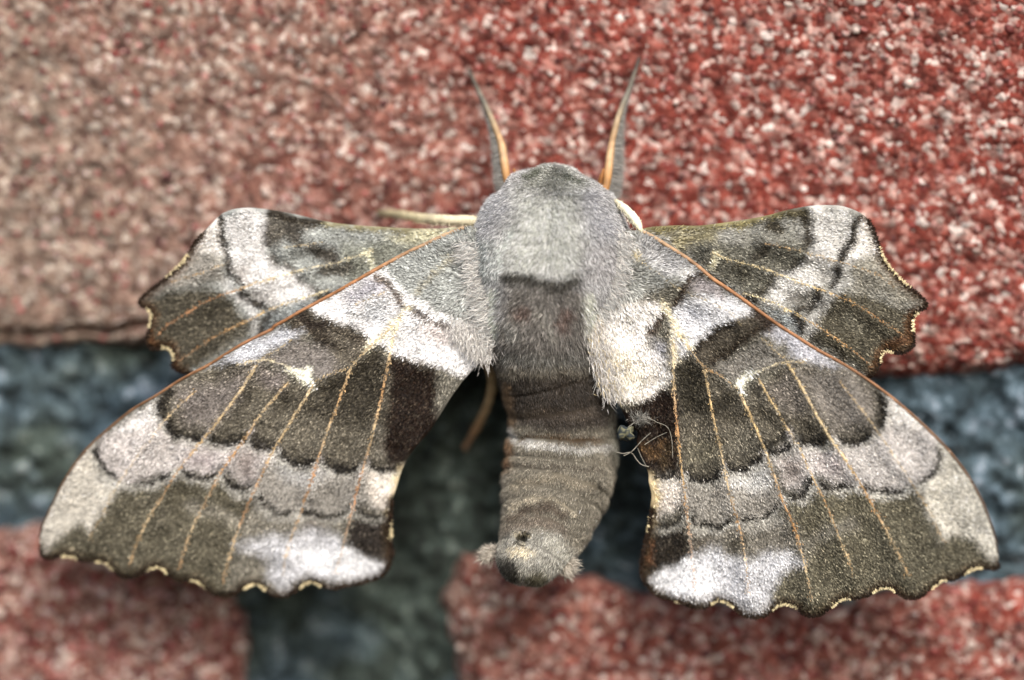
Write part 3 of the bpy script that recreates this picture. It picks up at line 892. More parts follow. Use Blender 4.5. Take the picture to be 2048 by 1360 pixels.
c.line(D2('340,260 430,340'), 12, (226, 208, 166), 6, .9)
c.late.append((C2('660,282 690,255 722,236'), 20, CREAM, 3)); c.late.append((C2('665,285 680,312'), 13, CREAM, 3))
rf_veins = [
    (C2('360,20 460,150 520,215 600,262 660,310'), 4.5, [(236, 222, 186), VEIN, (200, 150, 90), VEIN], .06),
    (C2('670,330 730,460 790,600 850,780 910,920 950,1060 990,1250'), 6.0, [VEIN, (200, 170, 110), VEIN, ORANGE, (196, 132, 66), VEIN, (150, 110, 62)], .06),
    (C2('750,260 800,350 880,480 930,570 980,670 1050,820 1110,960 1180,1140'), 5.0, [(180, 156, 108), (188, 164, 112), VEIN, (210, 180, 130), (180, 126, 66), VEIN, (160, 120, 66)], .06),
    (C2('880,190 950,310 1060,510 1150,640 1230,770 1300,900 1360,1010 1420,1140'), 6.2, [(206, 182, 128), VEIN, (216, 196, 150), (210, 176, 120), (184, 126, 62), VEIN, (150, 112, 62)], .06),
    (C2('1110,270 1250,450 1340,580 1430,720 1500,830 1580,990'), 4.2, [(172, 146, 104), VEIN, (222, 208, 184), (206, 180, 130), (186, 152, 100)], .05),
    (C2('510,220 540,380 580,560 620,760 660,900 690,1040 710,1230'), 5.2, [VEIN, (206, 172, 112), VEIN, VEIN, ORANGE, (222, 196, 160), (214, 196, 182)], .06),
    (C2('370,80 375,300 400,600 430,830 450,1010 470,1210'), 5.5, [(240, 226, 190), VEIN, (180, 116, 56), (212, 176, 116), ORANGE, (220, 192, 176), (222, 196, 190)], .06),
    (C2('760,80 830,140 880,190'), 3.5, [(206, 186, 140), VEIN], .05),
    (C2('745,232 810,205 880,186 960,190'), 4.0, [CREAM, (226, 212, 170), VEIN], .06),
    (D2('420,330 620,460 760,560 1100,720 1220,820'), 2.6, [(214, 196, 150), (206, 190, 150), (196, 180, 140)], .04),
]
rf_h = quad_fit([(1280, 460, 8.6), (1200, 700, 9.2), (1660, 715, 10.2), (1450, 800, 10.0), (1995, 1125, 13.2), (1900, 900, 12.2), (1620, 1230, 9.8), (1300, 1160, 8.6), (1300, 950, 8.8), (1500, 1000, 9.4)])
arcs(c, C2, '1290,330 1270,490 1080,520 895,512 775,570 600,650 415,675 265,690', (26, 44, 40, 44, 52, 50, 15), (1225, 560), .45)
arcs(c, C2, '1545,530 1425,740 1190,715 985,690 855,775 645,875 430,850 290,920', (60, 40, 46, 52, 58, 56, 24), (1225, 560), .12)
rf, rf_H = build_wing('forewing', 'forewing with lint caught on its inner edge', rf_out, rf_term, c, rf_h, rf_veins, rf_costa, (1225, 560), 2.05, (BROWN_EDGE, (80, 64, 42)))

# ---- left hindwing (in the picture)
lh_top = C3('1960,190 1800,196 1640,195 1450,185 1300,175 1150,155 1000,120 880,95 770,80 680,75 600,85 530,115 480,165 420,225')
lh_term = C3('420,225 370,290 345,340 310,390 250,450 180,505 110,560 65,600 52,625 70,655 110,670 125,700 120,750 105,800 95,850 110,890 150,905 200,890 240,905 255,950 245,1000 265,1020 320,1045')
lh_out = np.vstack([lh_top, lh_term[1:], C3('520,1010 1000,740 1500,480 1960,260')])
c = Canvas(250, 400, 960, 770, 2, (166, 168, 165))
c.poly(C3('1250,280 1680,270 1960,240 1960,320 1500,430 1300,520 1220,350'), (142, 143, 132), 10)
c.line(C3('1960,195 1640,200 1300,185 1100,160'), 14, (140, 132, 98), 6)
c.poly(C3('1500,250 1700,212 1900,200 1850,270 1680,290'), (204, 198, 168), 7)
c.poly(C3('800,80 1100,145 1060,200 960,290 930,250 830,310 780,260'), (112, 106, 97), 8)
c.line(C3('830,105 980,148 1110,165'), 18, (62, 55, 45), 6)
c.line(C3('960,200 995,280'), 22, (84, 79, 72), 8)
c.line(C3('800,190 800,290'), 14, (92, 86, 80), 6)
c.line(C3('1070,310 1190,360'), 26, (90, 85, 78), 8)
c.line(C3('840,360 890,420 960,430'), 14, (92, 87, 80), 6)
c.line(C3('1150,430 1270,430'), 24, (96, 92, 84), 9)
c.line(C3('980,490 1040,540 1090,560'), 18, (84, 79, 73), 7)
c.line(C3('1100,600 1160,580'), 14, (80, 76, 66), 6)
c.poly(C3('700,85 800,95 785,300 850,400 950,450 1090,575 1080,620 860,640 700,540 620,400 550,140'), (222, 218, 218), 7)
c.poly(C3('530,120 470,180 365,290 400,330 560,375 600,380 540,200'), (240, 232, 226), 6)
c.poly(C3('600,400 690,420 710,500 640,510'), (184, 178, 176), 8)
c.poly(C3('700,560 860,580 860,640 760,640'), (180, 175, 172), 8)
for w, t in ((13, '525,130 548,220 570,320 592,372'), (13, '590,405 600,480 665,515'), (20, '660,580 710,622 785,655'), (19, '845,690 805,760 770,795')):
    c.line(C3(t), w, (60, 55, 50), 5)
c.line(C3('500,400 560,500 630,600 730,690 730,780'), 15, (206, 203, 203), 8, .8)
c.poly(C3('350,310 560,380 550,500 400,530 200,560 90,590 180,505 310,390'), (164, 158, 150), 9)
c.poly(C3('70,610 250,560 450,540 560,560 630,660 710,740 700,830 320,1050 240,1010 240,920 200,900 110,900 90,800 110,700'), (84, 78, 65), 8)
c.line(C3('680,800 580,870 480,930'), 16, (126, 122, 112), 9, .7)
c.poly(C3('830,700 950,640 1100,600 1060,650 880,740 800,790'), (166, 171, 173), 6)
c.line(C3('130,700 120,830 160,890 240,900 270,1000'), 16, (116, 72, 36), 6, .8)
c.line(C3('1400,325 1425,420'), 11, (228, 224, 196), 4)
lh_veins = [
    (C3('1430,315 1300,370 1100,420 960,450 800,500 640,550 480,610 330,690 220,760 160,820'), 4.6, [(222, 216, 180), (226, 218, 186), (224, 214, 182), (220, 196, 140), (188, 116, 54), (180, 104, 46), (160, 92, 40)], .05),
    (C3('1180,550 1060,590 900,640 760,700 620,770 480,840 370,910 290,970'), 4.6, [(222, 214, 180), (220, 206, 164), (210, 180, 128), (200, 150, 84), (190, 130, 70), (176, 104, 48)], .05),
    (C3('1130,275 1020,290 900,310'), 2.8, [(196, 180, 150), (200, 190, 160)], .04),
    (C3('580,395 430,450 250,505'), 3.2, [(224, 212, 184), (196, 160, 110), (160, 130, 90)], .04),
]
lh_h = quad_fit([(930, 455, 7.8), (700, 450, 7.6), (480, 420, 8.6), (290, 610, 8.2), (350, 740, 8.2), (600, 600, 8.0), (900, 480, 7.7)])
build_wing('hindwing', 'hindwing with a rounded pale corner and brown notched edge over the tan brick', lh_out, lh_term, c, lh_h, lh_veins, None, (960, 470), 2.1, (BROWN_EDGE, (96, 66, 36)))

# ---- right hindwing (in the picture)
rh_top = C4('130,215 300,190 480,190 620,175 760,155 900,130 1030,95 1160,70 1280,62 1380,70 1470,100 1540,150')
rh_term = C4('1540,150 1580,220 1605,300 1640,400 1700,480 1780,560 1860,620 1905,670 1900,700 1860,720 1830,750 1815,800 1825,870 1830,920 1800,960 1750,985 1690,975 1650,965 1620,1000 1610,1060 1580,1105 1540,1140')
rh_out = np.vstack([rh_top, rh_term[1:], C4('1400,1110 900,760 400,400 130,300')])
c = Canvas(1270, 395, 1880, 775, 2, (166, 163, 156))
c.poly(C4('350,320 560,290 900,300 1150,270 1180,330 1120,400 1000,470 900,470 960,500 920,590 850,620 760,610 600,520'), (112, 109, 98), 9)
c.poly(C4('740,230 1060,220 1080,290 800,300'), (160, 157, 146), 10)
c.line(C4('130,215 480,200 760,170 1030,110'), 20, (136, 126, 82), 7)
c.poly(C4('290,250 600,225 560,285 340,325'), (168, 158, 122), 8)
c.line(C4('920,190 990,230'), 24, (74, 68, 56), 8)
c.line(C4('1120,95 1160,200 1170,310'), 19, (66, 60, 50), 7)
c.line(C4('1000,120 1120,110'), 16, (92, 84, 60), 7)
c.line(C4('890,320 840,380'), 24, (72, 67, 57), 8)
c.line(C4('1010,465 1140,390'), 16, (82, 77, 68), 6)
c.line(C4('950,500 900,590 850,612'), 15, (72, 67, 56), 6)
c.line(C4('730,440 760,500'), 24, (88, 84, 72), 9)
c.line(C4('770,620 835,665'), 13, (60, 55, 46), 5)
c.poly(C4('1170,75 1400,75 1430,200 1350,400 1220,500 1240,560 1180,590 1030,690 900,655 960,520 1130,430 1200,340 1190,250'), (213, 209, 206), 7)
c.poly(C4('1475,130 1560,150 1610,260 1630,340 1560,400 1400,410 1430,330 1460,200'), (238, 231, 224), 6)
c.poly(C4('1200,480 1330,450 1320,540 1230,530'), (180, 176, 172), 8)
c.poly(C4('1060,590 1180,600 1170,680 1090,680 1010,660'), (134, 129, 122), 8)
for w, t in ((13, '1475,125 1442,200 1432,280 1370,392'), (13, '1350,430 1362,500 1310,562'), (18, '1208,590 1240,640 1180,692 1110,712'), (19, '1080,755 1108,800 1105,845')):
    c.line(C4(t), w, (58, 53, 47), 5)
c.line(C4('1420,420 1400,540 1290,660 1200,760 1160,870'), 18, (196, 193, 190), 8, .8)
c.poly(C4('1430,430 1620,350 1720,480 1880,650 1750,690 1600,600 1450,600'), (162, 156, 143), 10)
c.poly(C4('1330,630 1500,600 1700,680 1840,720 1830,900 1750,990 1620,980 1580,1140 1480,1100 1180,900 1220,780'), (94, 88, 73), 9)
c.line(C4('1400,760 1480,830'), 22, (124, 119, 104), 12, .7)
c.poly(C4('880,690 1060,745 1100,860 960,770'), (164, 169, 172), 6)
c.line(C4('1800,740 1780,900 1640,930 1580,1060'), 16, (112, 72, 38), 7, .8)
c.line(C4('600,355 565,435'), 11, (226, 218, 186), 5)
rh_veins = [
    (C4('560,350 700,410 850,440 980,490 1120,545 1260,595 1380,640 1500,700 1620,780 1760,870'), 4.6, [(214, 202, 160), (214, 200, 156), (226, 212, 170), (226, 206, 156), (206, 160, 96), (190, 124, 58), (150, 96, 46)], .05),
    (C4('760,610 900,650 1060,720 1200,800 1340,890 1460,980 1560,1060'), 4.6, [(220, 210, 172), (222, 208, 160), (214, 188, 130), (200, 150, 84), (190, 134, 70), (160, 96, 46)], .05),
    (C4('900,300 1050,330 1200,370 1380,420 1560,480 1700,560'), 3.0, [(176, 136, 90), (200, 176, 136), (214, 190, 150), (190, 150, 100), (150, 120, 84)], .04),
]
rh_h = quad_fit([(1280, 460, 7.8), (1500, 450, 7.8), (1720, 430, 8.6), (1850, 610, 8.4), (1750, 750, 8.2), (1600, 600, 8.2), (1350, 470, 7.7)])
build_wing('hindwing', 'hindwing with a rounded pale corner and brown notched edge over the red brick', rh_out, rh_term, c, rh_h, rh_veins, None, (1250, 480), 2.1, (BROWN_EDGE, (96, 68, 38)))

for k, (wing, V, F, cc) in enumerate(allhair):
    pass
for wing in {w.name: w for w, _, _, _ in allhair}.values():
    vs, fs, cs, off = [], [], [], 0
    for w, V, F, cc in allhair:
        if w is wing:
            vs.append(V); fs.append(F + off); cs.append(cc); off += len(V)
    obj('vein_scales', np.vstack(vs), np.vstack(fs), M_SCALE, wing, np.vstack(cs), kind='stuff')

# ---- body: one continuous surface from head to tail
# py, centre x, half width (px), centre height (mm), half thickness (mm)
BODY = np.array([
    (333, 1117, 12, 6.6, 0.6), (336, 1117, 28, 6.6, 1.5), (342, 1116, 40, 6.5, 2.3), (349, 1113, 54, 6.4, 2.9), (357, 1110, 76, 6.4, 3.5), (367, 1110, 93, 6.4, 4.0), (385, 1111, 107, 6.4, 4.6), (420, 1108, 134, 6.2, 5.2),
    (460, 1105, 154, 6.1, 5.5), (500, 1103, 161, 6.0, 5.7), (540, 1100, 156, 6.0, 5.75), (580, 1097, 142, 6.0, 5.7), (620, 1092, 122, 6.0, 5.4),
    (660, 1091, 110, 5.8, 5.2), (700, 1094, 107, 5.6, 4.9), (740, 1100, 105, 5.4, 4.6), (800, 1117, 106, 5.2, 4.3), (860, 1125, 109, 5.2, 4.3),
    (893, 1123, 113, 5.3, 4.4), (930, 1122, 114, 5.6, 4.4), (962, 1114, 112, 6.0, 4.35), (992, 1106, 107, 6.5, 4.2), (1022, 1099, 99, 7.1, 4.0),
    (1052, 1090, 91, 7.8, 3.75), (1080, 1078, 82, 8.5, 3.4), (1104, 1066, 74, 9.1, 3.1), (1124, 1057, 65, 9.5, 2.75), (1140, 1052, 57, 9.7, 2.35), (1153, 1050, 47, 9.8, 1.9), (1162, 1049, 34, 9.85, 1.3), (1168, 1048, 14, 9.9, 0.5)])
par = np.linspace(0, 1, len(BODY))
fine = catmull(BODY, 3.0)
axis = P(fine[:, 1], fine[:, 0], fine[:, 3])
seglen = np.concatenate([[0], np.cumsum(np.linalg.norm(np.diff(axis, axis=0), axis=1))])
NR, NS = 190, 112
ss = np.linspace(0, seglen[-1], NR)
ax = np.stack([np.interp(ss, seglen, axis[:, k]) for k in range(3)], 1)
hwv = np.interp(ss, seglen, fine[:, 2]) * PX
hhv = np.interp(ss, seglen, fine[:, 4]) * MM
pyv = np.interp(ss, seglen, fine[:, 0])
# abdominal rings: each segment swells and tucks under the next
bounds = [752, 812, 872, 928, 968, 1004, 1034, 1066, 1110]
ringmod = np.ones(NR)
for a, b in zip(bounds[:-1], bounds[1:]):
    m = (pyv >= a) & (pyv < b)
    t = (pyv[m] - a) / (b - a)
    ringmod[m] = 0.972 + 0.04 * np.sin(np.clip(t * 1.1, 0, 1) * np.pi) ** 0.6
T = np.gradient(ax, axis=0); T /= np.linalg.norm(T, axis=1)[:, None]
# smooth the axis directions so that rings do not cross
for k in range(3):
    T[:, k] = np.convolve(np.pad(T[:, k], 6, 'edge'), np.ones(13) / 13, 'valid')
T /= np.linalg.norm(T, axis=1)[:, None]
A = np.cross(T, np.array([0., -1., 0.])); A /= np.linalg.norm(A, axis=1)[:, None]
B = np.cross(A, T)
B *= np.sign(-B[:, 1:2])
ang = np.linspace(0, 2 * np.pi, NS, endpoint=False)
sup = 0.92
ca = np.sign(np.cos(ang)) * np.abs(np.cos(ang)) ** sup
sa = np.sign(np.sin(ang)) * np.abs(np.sin(ang)) ** sup
lump = 1 + 0.05 * (fbm(np.add.outer(pyv / 45, ang * 0), np.add.outer(pyv * 0, ang * 1.6 + 20), 3, 41) - 0.5)
RX = (hwv * ringmod)[:, None] * lump; RY = (hhv * ringmod)[:, None] * lump
BV = ax[:, None] + A[:, None] * (RX * ca)[..., None] + B[:, None] * (RY * sa)[..., None]
# two shoulder lobes (tegulae) and a shallow groove between them on the thorax
bpx, bpy_ = project(BV.reshape(-1, 3))
bpx = bpx.reshape(NR, NS); bpy_ = bpy_.reshape(NR, NS)
front = np.clip(sa, 0, 1)[None]
groove = np.exp(-((seg_dist(bpx, bpy_, C5('420,480 370,600 340,760 320,900'), False)) / 15) ** 2) + np.exp(-((seg_dist(bpx, bpy_, C5('800,440 830,600 880,760 900,900'), False)) / 15) ** 2) + 0.2 * np.exp(-((seg_dist(bpx, bpy_, C5('400,750 600,790 800,770'), False)) / 12) ** 2)
BV = BV - B[:, None] * (groove * front * 0.00045)[..., None]
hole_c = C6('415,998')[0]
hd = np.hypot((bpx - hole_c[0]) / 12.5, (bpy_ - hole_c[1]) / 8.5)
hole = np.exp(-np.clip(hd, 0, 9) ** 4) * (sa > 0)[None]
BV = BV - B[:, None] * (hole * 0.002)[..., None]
i, j = np.meshgrid(np.arange(NR - 1), np.arange(NS), indexing='ij')
BF = np.stack([i * NS + j, i * NS + (j + 1) % NS, (i + 1) * NS + (j + 1) % NS, (i + 1) * NS + j], -1).reshape(-1, 4)
bc = Canvas(890, 300, 1340, 1200, 2, (150, 146, 146))
bc.poly(C5('470,250 800,240 840,480 810,640 770,740 400,720 380,560 450,450'), (176, 174, 166), 26)
bc.poly(C5('540,110 680,60 820,140 900,210 700,240 500,220'), (138, 136, 128), 8)
bc.line(C5('500,150 590,135'), 9, (78, 80, 66), 4)
bc.line(C5('730,155 820,175'), 8, (80, 82, 70), 4)
bc.poly(C5('260,300 400,240 430,330 300,500 220,500'), (146, 144, 148), 18)
bc.poly(C5('850,230 980,330 1050,480 940,520 860,380'), (152, 149, 154), 18)
bc.poly(C5('180,520 330,520 330,760 200,760'), (146, 148, 146), 12)
bc.poly(C5('880,560 1100,560 1060,780 880,760'), (158, 152, 152), 12)
bc.line(C5('430,460 370,580 350,700'), 10, (188, 192, 186), 7, .8)
bc.poly(C5('410,760 600,790 800,775 870,900 870,1100 920,1250 1000,1360 300,1360 320,1150 370,950'), (100, 93, 87), 12)
bc.line(C5('395,745 480,748 560,770 700,800 800,760'), 22, (52, 47, 38), 9)
bc.line(C5('470,960 530,950'), 24, (92, 70, 60), 10, .8)
bc.line(C5('740,960 720,1020'), 24, (94, 70, 60), 10, .8)
bc.line(C5('600,940 640,1050 680,1090'), 14, (132, 125, 116), 8, .8)
bc.line(C5('420,1000 440,1080'), 22, (124, 120, 114), 10, .7)
bc.line(C5('325,840 305,950 320,1080'), 18, (192, 192, 178), 9)
bc.line(C5('870,860 890,1000 910,1120'), 20, (182, 180, 166), 9)
bc.line(C5('400,1200 640,1240 860,1220'), 30, (96, 92, 86), 14)
bc.poly(C6('200,40 1000,40 1000,1300 150,1300'), (124, 115, 101), 12)
bc.poly(C6('260,80 900,60 900,370 620,420 340,360'), (60, 51, 42), 10)
bc.line(C6('400,300 620,310 800,300'), 22, (84, 72, 60), 10, .8)
bc.line(C6('320,150 330,350'), 18, (118, 92, 62), 8, .8)
bc.line(C6('320,460 320,590'), 22, (122, 92, 60), 9)
bc.line(C6('330,395 370,450 450,480 560,492 700,495 930,500'), 12, (166, 160, 154), 5)
bc.line(C6('880,120 940,300 960,600'), 26, (118, 114, 102), 10)
bc.line(C6('420,430 640,440 840,450'), 9, (92, 70, 46), 5)
bc.line(C6('330,600 600,600 860,620'), 6, (84, 74, 62), 4)
bc.line(C6('360,700 600,660 820,720'), 16, (134, 122, 104), 8)
bc.line(C6('850,720 880,740'), 12, (64, 58, 46), 5)
bc.line(C6('340,840 420,795 520,780 620,805 700,870'), 8, (168, 154, 132), 4)
bc.line(C6('350,890 440,840 540,825 650,880'), 16, (92, 79, 66), 6)
bc.line(C6('330,960 500,900 640,960'), 22, (112, 99, 86), 9)
bc.poly(C6('230,1050 360,960 600,960 720,1100 700,1300 250,1300'), (152, 146, 136), 10)
bc.poly(C6('330,1070 420,1050 480,1080 460,1110 360,1100'), (226, 206, 172), 6)
bc.poly(C6('262,1120 320,1105 390,1150 400,1230 340,1260 280,1210'), (52, 48, 40), 6)
bc.poly(C6('400,1220 560,1190 570,1260 440,1290'), (96, 89, 70), 7)
bc.line(C6('590,1010 660,1120'), 26, (166, 160, 148), 10, .7)
bc.line(np.array([hole_c - (12, 5), hole_c - (6, 9), hole_c + (5, -8), hole_c + (13, -2)]), 5, (206, 186, 146), 3)
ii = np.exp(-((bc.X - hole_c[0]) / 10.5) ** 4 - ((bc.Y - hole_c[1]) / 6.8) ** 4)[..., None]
bc.gamma, bc.gain = 1.2, 1.28
bc.tint = np.array([0.95, 1.0, 0.99])
bc.finish()
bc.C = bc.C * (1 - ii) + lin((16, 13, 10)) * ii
flatV = BV.reshape(-1, 3)
cp_, cq_ = project(flatV)
body = obj('body', flatV, [BF, np.array([np.arange(NS)[::-1]]), np.array([np.arange(NS) + (NR - 1) * NS])], M_SKIN, moth, bc.get(cp_, cq_) * 0.6, smooth=True)
body['label'] = 'thick furry grey body with an up-curled ringed abdomen'

# fur
Nrm = np.cross(np.roll(BV, -1, 1) - np.roll(BV, 1, 1), np.gradient(BV, axis=0))
Nrm /= np.linalg.norm(Nrm, axis=2)[..., None] + 1e-12
out_dir = BV - ax[:, None]
Nrm *= np.sign((Nrm * out_dir).sum(2))[..., None]
area = np.linalg.norm(np.cross(np.roll(BV, -1, 1) - BV, np.gradient(BV, axis=0)), axis=2)
view = (CAMV - BV); view /= np.linalg.norm(view, axis=2)[..., None]
facing = (Nrm * view).sum(2)
w = area * np.where(facing > -0.25, 1.0, 0.12)
w = w * np.where(hd < 1.15, 0.0, 1.0)
cw = np.cumsum(w.ravel()); cw /= cw[-1]
NH = 185000
pk = np.searchsorted(cw, rng.uniform(0, 1, NH))
pi, pj = pk // NS, pk % NS
pi = np.minimum(pi, NR - 2)
u1, u2 = rng.uniform(0, 1, (NH, 1)), rng.uniform(0, 1, (NH, 1))
base = (BV[pi, pj] * (1 - u1) + BV[pi + 1, pj] * u1) * (1 - u2) + (BV[pi, (pj + 1) % NS] * (1 - u1) + BV[pi + 1, (pj + 1) % NS] * u1) * u2
n_ = Nrm[pi, pj]
hx, hy = project(base)
side = (base - ax[pi]); side -= (side * T[pi]).sum(1)[:, None] * T[pi]
thor = np.clip((735 - hy) / 60, 0, 1)
tail = np.clip((hy - 1040) / 60, 0, 1)
sw = (fbm(hx / 22, hy / 22, 3, 61) - 0.5)[:, None]
sw2 = (fbm(hx / 22, hy / 22, 3, 67) - 0.5)[:, None]
lift = (0.75 * thor + 0.22 * (1 - thor) + 0.1 * tail)[:, None]
Tt = T[pi] - (T[pi] * n_).sum(1)[:, None] * n_
Tt /= np.linalg.norm(Tt, axis=1)[:, None] + 1e-9
direc = Tt * 0.9 + n_ * (lift + rng.normal(0, 0.14, (NH, 1))) + A[pi] * (sw * 1.3 + rng.normal(0, 0.24, (NH, 1)) + 0.3 * np.sign((side * A[pi]).sum(1))[:, None] * thor[:, None]) + Tt * sw2 * 0.8
shoulder = np.exp(-((hy - 690) / 70) ** 2)
nose = np.clip((hy - 330) / 60, 0.5, 1)
ln = ((12.5 * thor + 7.5 * (1 - thor)) * nose + 7 * shoulder + 2 * tail) * rng.uniform(0.55, 1.3, NH)
cc = bc.get(hx + rng.normal(0, 3, NH), hy + rng.normal(0, 3, NH))
cc = cc * np.exp(rng.normal(0, 0.34, (NH, 1)))
u = rng.uniform(0, 1, (NH, 1))
pale = np.minimum(cc * 2.3 + 0.06, 0.8) * rng.uniform(0.7, 1.1, (NH, 1))
cc = np.where((u < 0.22) & (thor[:, None] > 0.1), pale, cc)
cc = np.where((u < 0.05) & (thor[:, None] <= 0.1), np.minimum(cc * 1.8 + 0.03, 0.6), cc)
cc = np.where(u > 0.93, cc * 0.4, cc)
V, F, k = blades(base - n_ * 0.00002, direc, view[pi, pj] + rng.normal(0, .25, (NH, 3)), ln * PX, rng.uniform(0.9, 1.6, NH) * PX, 0.35, -n_ * 0.35 + rng.normal(0, .3, (NH, 3)))
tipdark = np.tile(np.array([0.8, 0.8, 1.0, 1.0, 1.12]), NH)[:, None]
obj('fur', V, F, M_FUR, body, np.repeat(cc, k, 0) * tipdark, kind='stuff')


def tuft(name, pts, direction, spread, count, length, width, cols, parent, hbase, hdir=0.0, jit=3.0):
    """a brush of hairs rooted along a px polyline"""
    cp = catmull(pts, 2) if len(pts) > 1 else np.repeat(pts, 2, 0)
    q = rng.integers(0, len(cp), count)
    bx, by = cp[q, 0] + rng.normal(0, jit, count), cp[q, 1] + rng.normal(0, jit, count)
    hb = (hbase(bx, by) if callable(hbase) else hbase) + rng.uniform(-0.3, 0.3, count)
    a = math.radians(direction) + rng.normal(0, spread, count)
    L = rng.uniform(length * 0.5, length * 1.15, count)
    b0 = P(bx, by, hb); b1 = P(bx + np.cos(a) * L, by + np.sin(a) * L, hb + hdir * L * 0.04 + rng.normal(0, 0.12, count))
    cs = lin(np.array(cols))[rng.integers(0, len(cols), count)] * rng.uniform(0.65, 1.15, (count, 1))
    V, F, k = blades(b0, b1 - b0, np.tile(np.array([[0., -1., 0.]]), (count, 1)) + rng.normal(0, .3, (count, 3)), L * PX, rng.uniform(width * .7, width * 1.2, count) * PX, 0.18, rng.normal(0, 1, (count, 3)) * 0.5)
    return obj(name, V, F, M_FUR, parent, np.repeat(cs, k, 0), kind='stuff')


GREYS = [(190, 182, 168), (150, 143, 132), (214, 206, 190), (120, 112, 100)]
tuft('tail_tuft', C6('250,1080 215,1110'), 165, 0.55, 700, 20, 1.5, GREYS, body, 9.4, 0.1, 5)
tuft('tail_tuft', C6('600,1090 640,1140 660,1170'), 40, 0.55, 1500, 26, 1.5, GREYS, body, 9.6, 0.1, 6)
tuft('tail_tuft', C6('690,1090 700,1110'), 95, 0.4, 200, 12, 1.6, GREYS, body, 8.0, 0.0)
WHITES = [(222, 219, 212), (198, 194, 188), (172, 168, 164), (236, 232, 226)]
tuft('shoulder_fur', D1('1560,250 1640,420 1660,620 1690,820 1700,1000'), 165, 0.45, 2850, 19, 1.1, WHITES + [(186, 188, 186), (160, 162, 160), (206, 207, 203)], body, 9.1, 0.1, 11)
tuft('shoulder_fur', D1('1500,860 1600,950 1690,1060'), 95, 0.35, 1350, 19, 1.1, WHITES, body, 9.3, -0.1, 11)
tuft('shoulder_fur', D2('330,180 280,330 260,480 200,640 110,760'), 40, 0.45, 2850, 19, 1.1, WHITES + [(186, 188, 186), (160, 162, 160), (206, 207, 203)], body, 9.2, 0.1, 11)
tuft('shoulder_fur', D2('80,760 130,950 190,1150 250,1330'), 75, 0.4, 2250, 19, 1.1, WHITES + [(214, 198, 160)], body, 9.4, -0.1, 11)
tuft('shoulder_fur', D2('120,960 190,1160 230,1300'), 105, 0.3, 420, 34, 0.9, WHITES, body, 8.8, -0.5, 11)


# ---- antennae and legs
def limb(name, px_pts, hs, widths, cols, parent, mat=M_LEG, seg=10):
    full = np.column_stack([px_pts, hs, widths])
    f = catmull(full, 3)
    t = np.linspace(0, 1, len(f))
    path = P(f[:, 0], f[:, 1], f[:, 2])
    lc = np.array([lin(c_) for c_ in cols]); st = np.linspace(0, 1, len(cols))
    vc = np.stack([np.interp(t, st, lc[:, a]) for a in range(3)], 1) * (0.8 + 0.4 * fbm(t * len(f) / 3, t * 0, 2, 3))[:, None]
    V, F = tube(path, np.maximum(f[:, 3] * 0.5, 0.4) * PX * (0.97 + 0.06 * fbm(t * len(f) / 4, t * 0 + 2, 2, 9)), seg)
    return obj(name, V, F, mat, parent, np.vstack([np.repeat(vc, seg, 0), vc[:1], vc[-1:]]), smooth=True), f


def bristles(name, parent, f, sgn, rows, count, cols):
    """comb of fine bristles on the outer side of an antenna; rows = list of (py, px width)"""
    rows = np.array(rows, float)
    q = rng.integers(0, len(f), count)
    bx, by, hb = f[q, 0], f[q, 1], f[q, 2]
    wd = np.interp(by, rows[:, 0], rows[:, 1])
    ok = wd > 1
    bx, by, hb, wd = bx[ok], by[ok], hb[ok], wd[ok]
    n = len(bx)
    L = wd * rng.uniform(0.7, 1.1, n)
    a = rng.normal(0.35, 0.22, n)
    b0 = P(bx, by, hb - 0.1); b1 = P(bx + sgn * np.cos(a) * L, by + np.sin(a) * L, hb - 0.5 + rng.normal(0, 0.25, n))
    cs = lin(np.array(cols))[rng.integers(0, len(cols), n)] * rng.uniform(0.6, 1.2, (n, 1))
    d = b1 - b0
    V, F, k = blades(b0, d, np.tile(np.array([[0., -1., 0.]]), (n, 1)) + rng.normal(0, .3, (n, 3)), np.linalg.norm(d, axis=1), rng.uniform(1.0, 1.7, n) * PX, .15, rng.normal(0, .4, (n, 3)))
    return obj(name, V, F, M_FUR, parent, np.repeat(cs, k, 0), kind='stuff')


GREY_COMB = [(150, 148, 142), (128, 126, 122), (170, 166, 158), (112, 112, 108)]
OC = [(170, 122, 74), (174, 130, 82), (188, 156, 118), (176, 142, 102), (156, 138, 110), (112, 108, 96), (96, 90, 78), (60, 56, 50)]
an, f = limb('antenna', C7('445,1010 410,930 390,810 372,690 350,620 318,540 285,460 240,365 192,265 150,170 132,130'), [5.0, 4.8, 4.5, 4.1, 3.8, 3.4, 3.0, 2.4, 1.8, 1.2, 1.0], [16, 16, 17, 16, 13, 13, 12, 11, 9, 8, 5], OC, moth)
bristles('bristles', an, f, -1, [(150, 3), (215, 9), (250, 15), (290, 24), (330, 28), (370, 31), (400, 32)], 3600, GREY_COMB)
an, f = limb('antenna', C7('1085,1060 1118,970 1134,860 1148,740 1160,655 1178,580 1198,500 1232,400 1280,280 1326,150 1350,70 1352,50'), [5.0, 4.8, 4.5, 4.1, 3.8, 3.5, 3.2, 2.6, 2.0, 1.3, 1.0, 0.9], [16, 16, 17, 16, 13, 13, 12, 11, 9, 8, 7, 5], OC, moth)
bristles('bristles', an, f, 1, [(140, 3), (200, 9), (245, 18), (290, 28), (330, 33), (370, 36), (400, 36)], 3900, GREY_COMB)
an1, _ = limb('palp', C7('495,960 478,900 452,850'), [4.4, 4.6, 4.6], [11, 10, 5], [(134, 88, 48), (146, 98, 54)], moth)
an1, _ = limb('palp', C7('1062,1010 1078,930 1100,850'), [4.4, 4.6, 4.6], [11, 10, 5], [(134, 88, 48), (146, 98, 54)], moth)
LEGC = [(206, 196, 164), (220, 210, 180), (196, 186, 150), (130, 118, 92)]
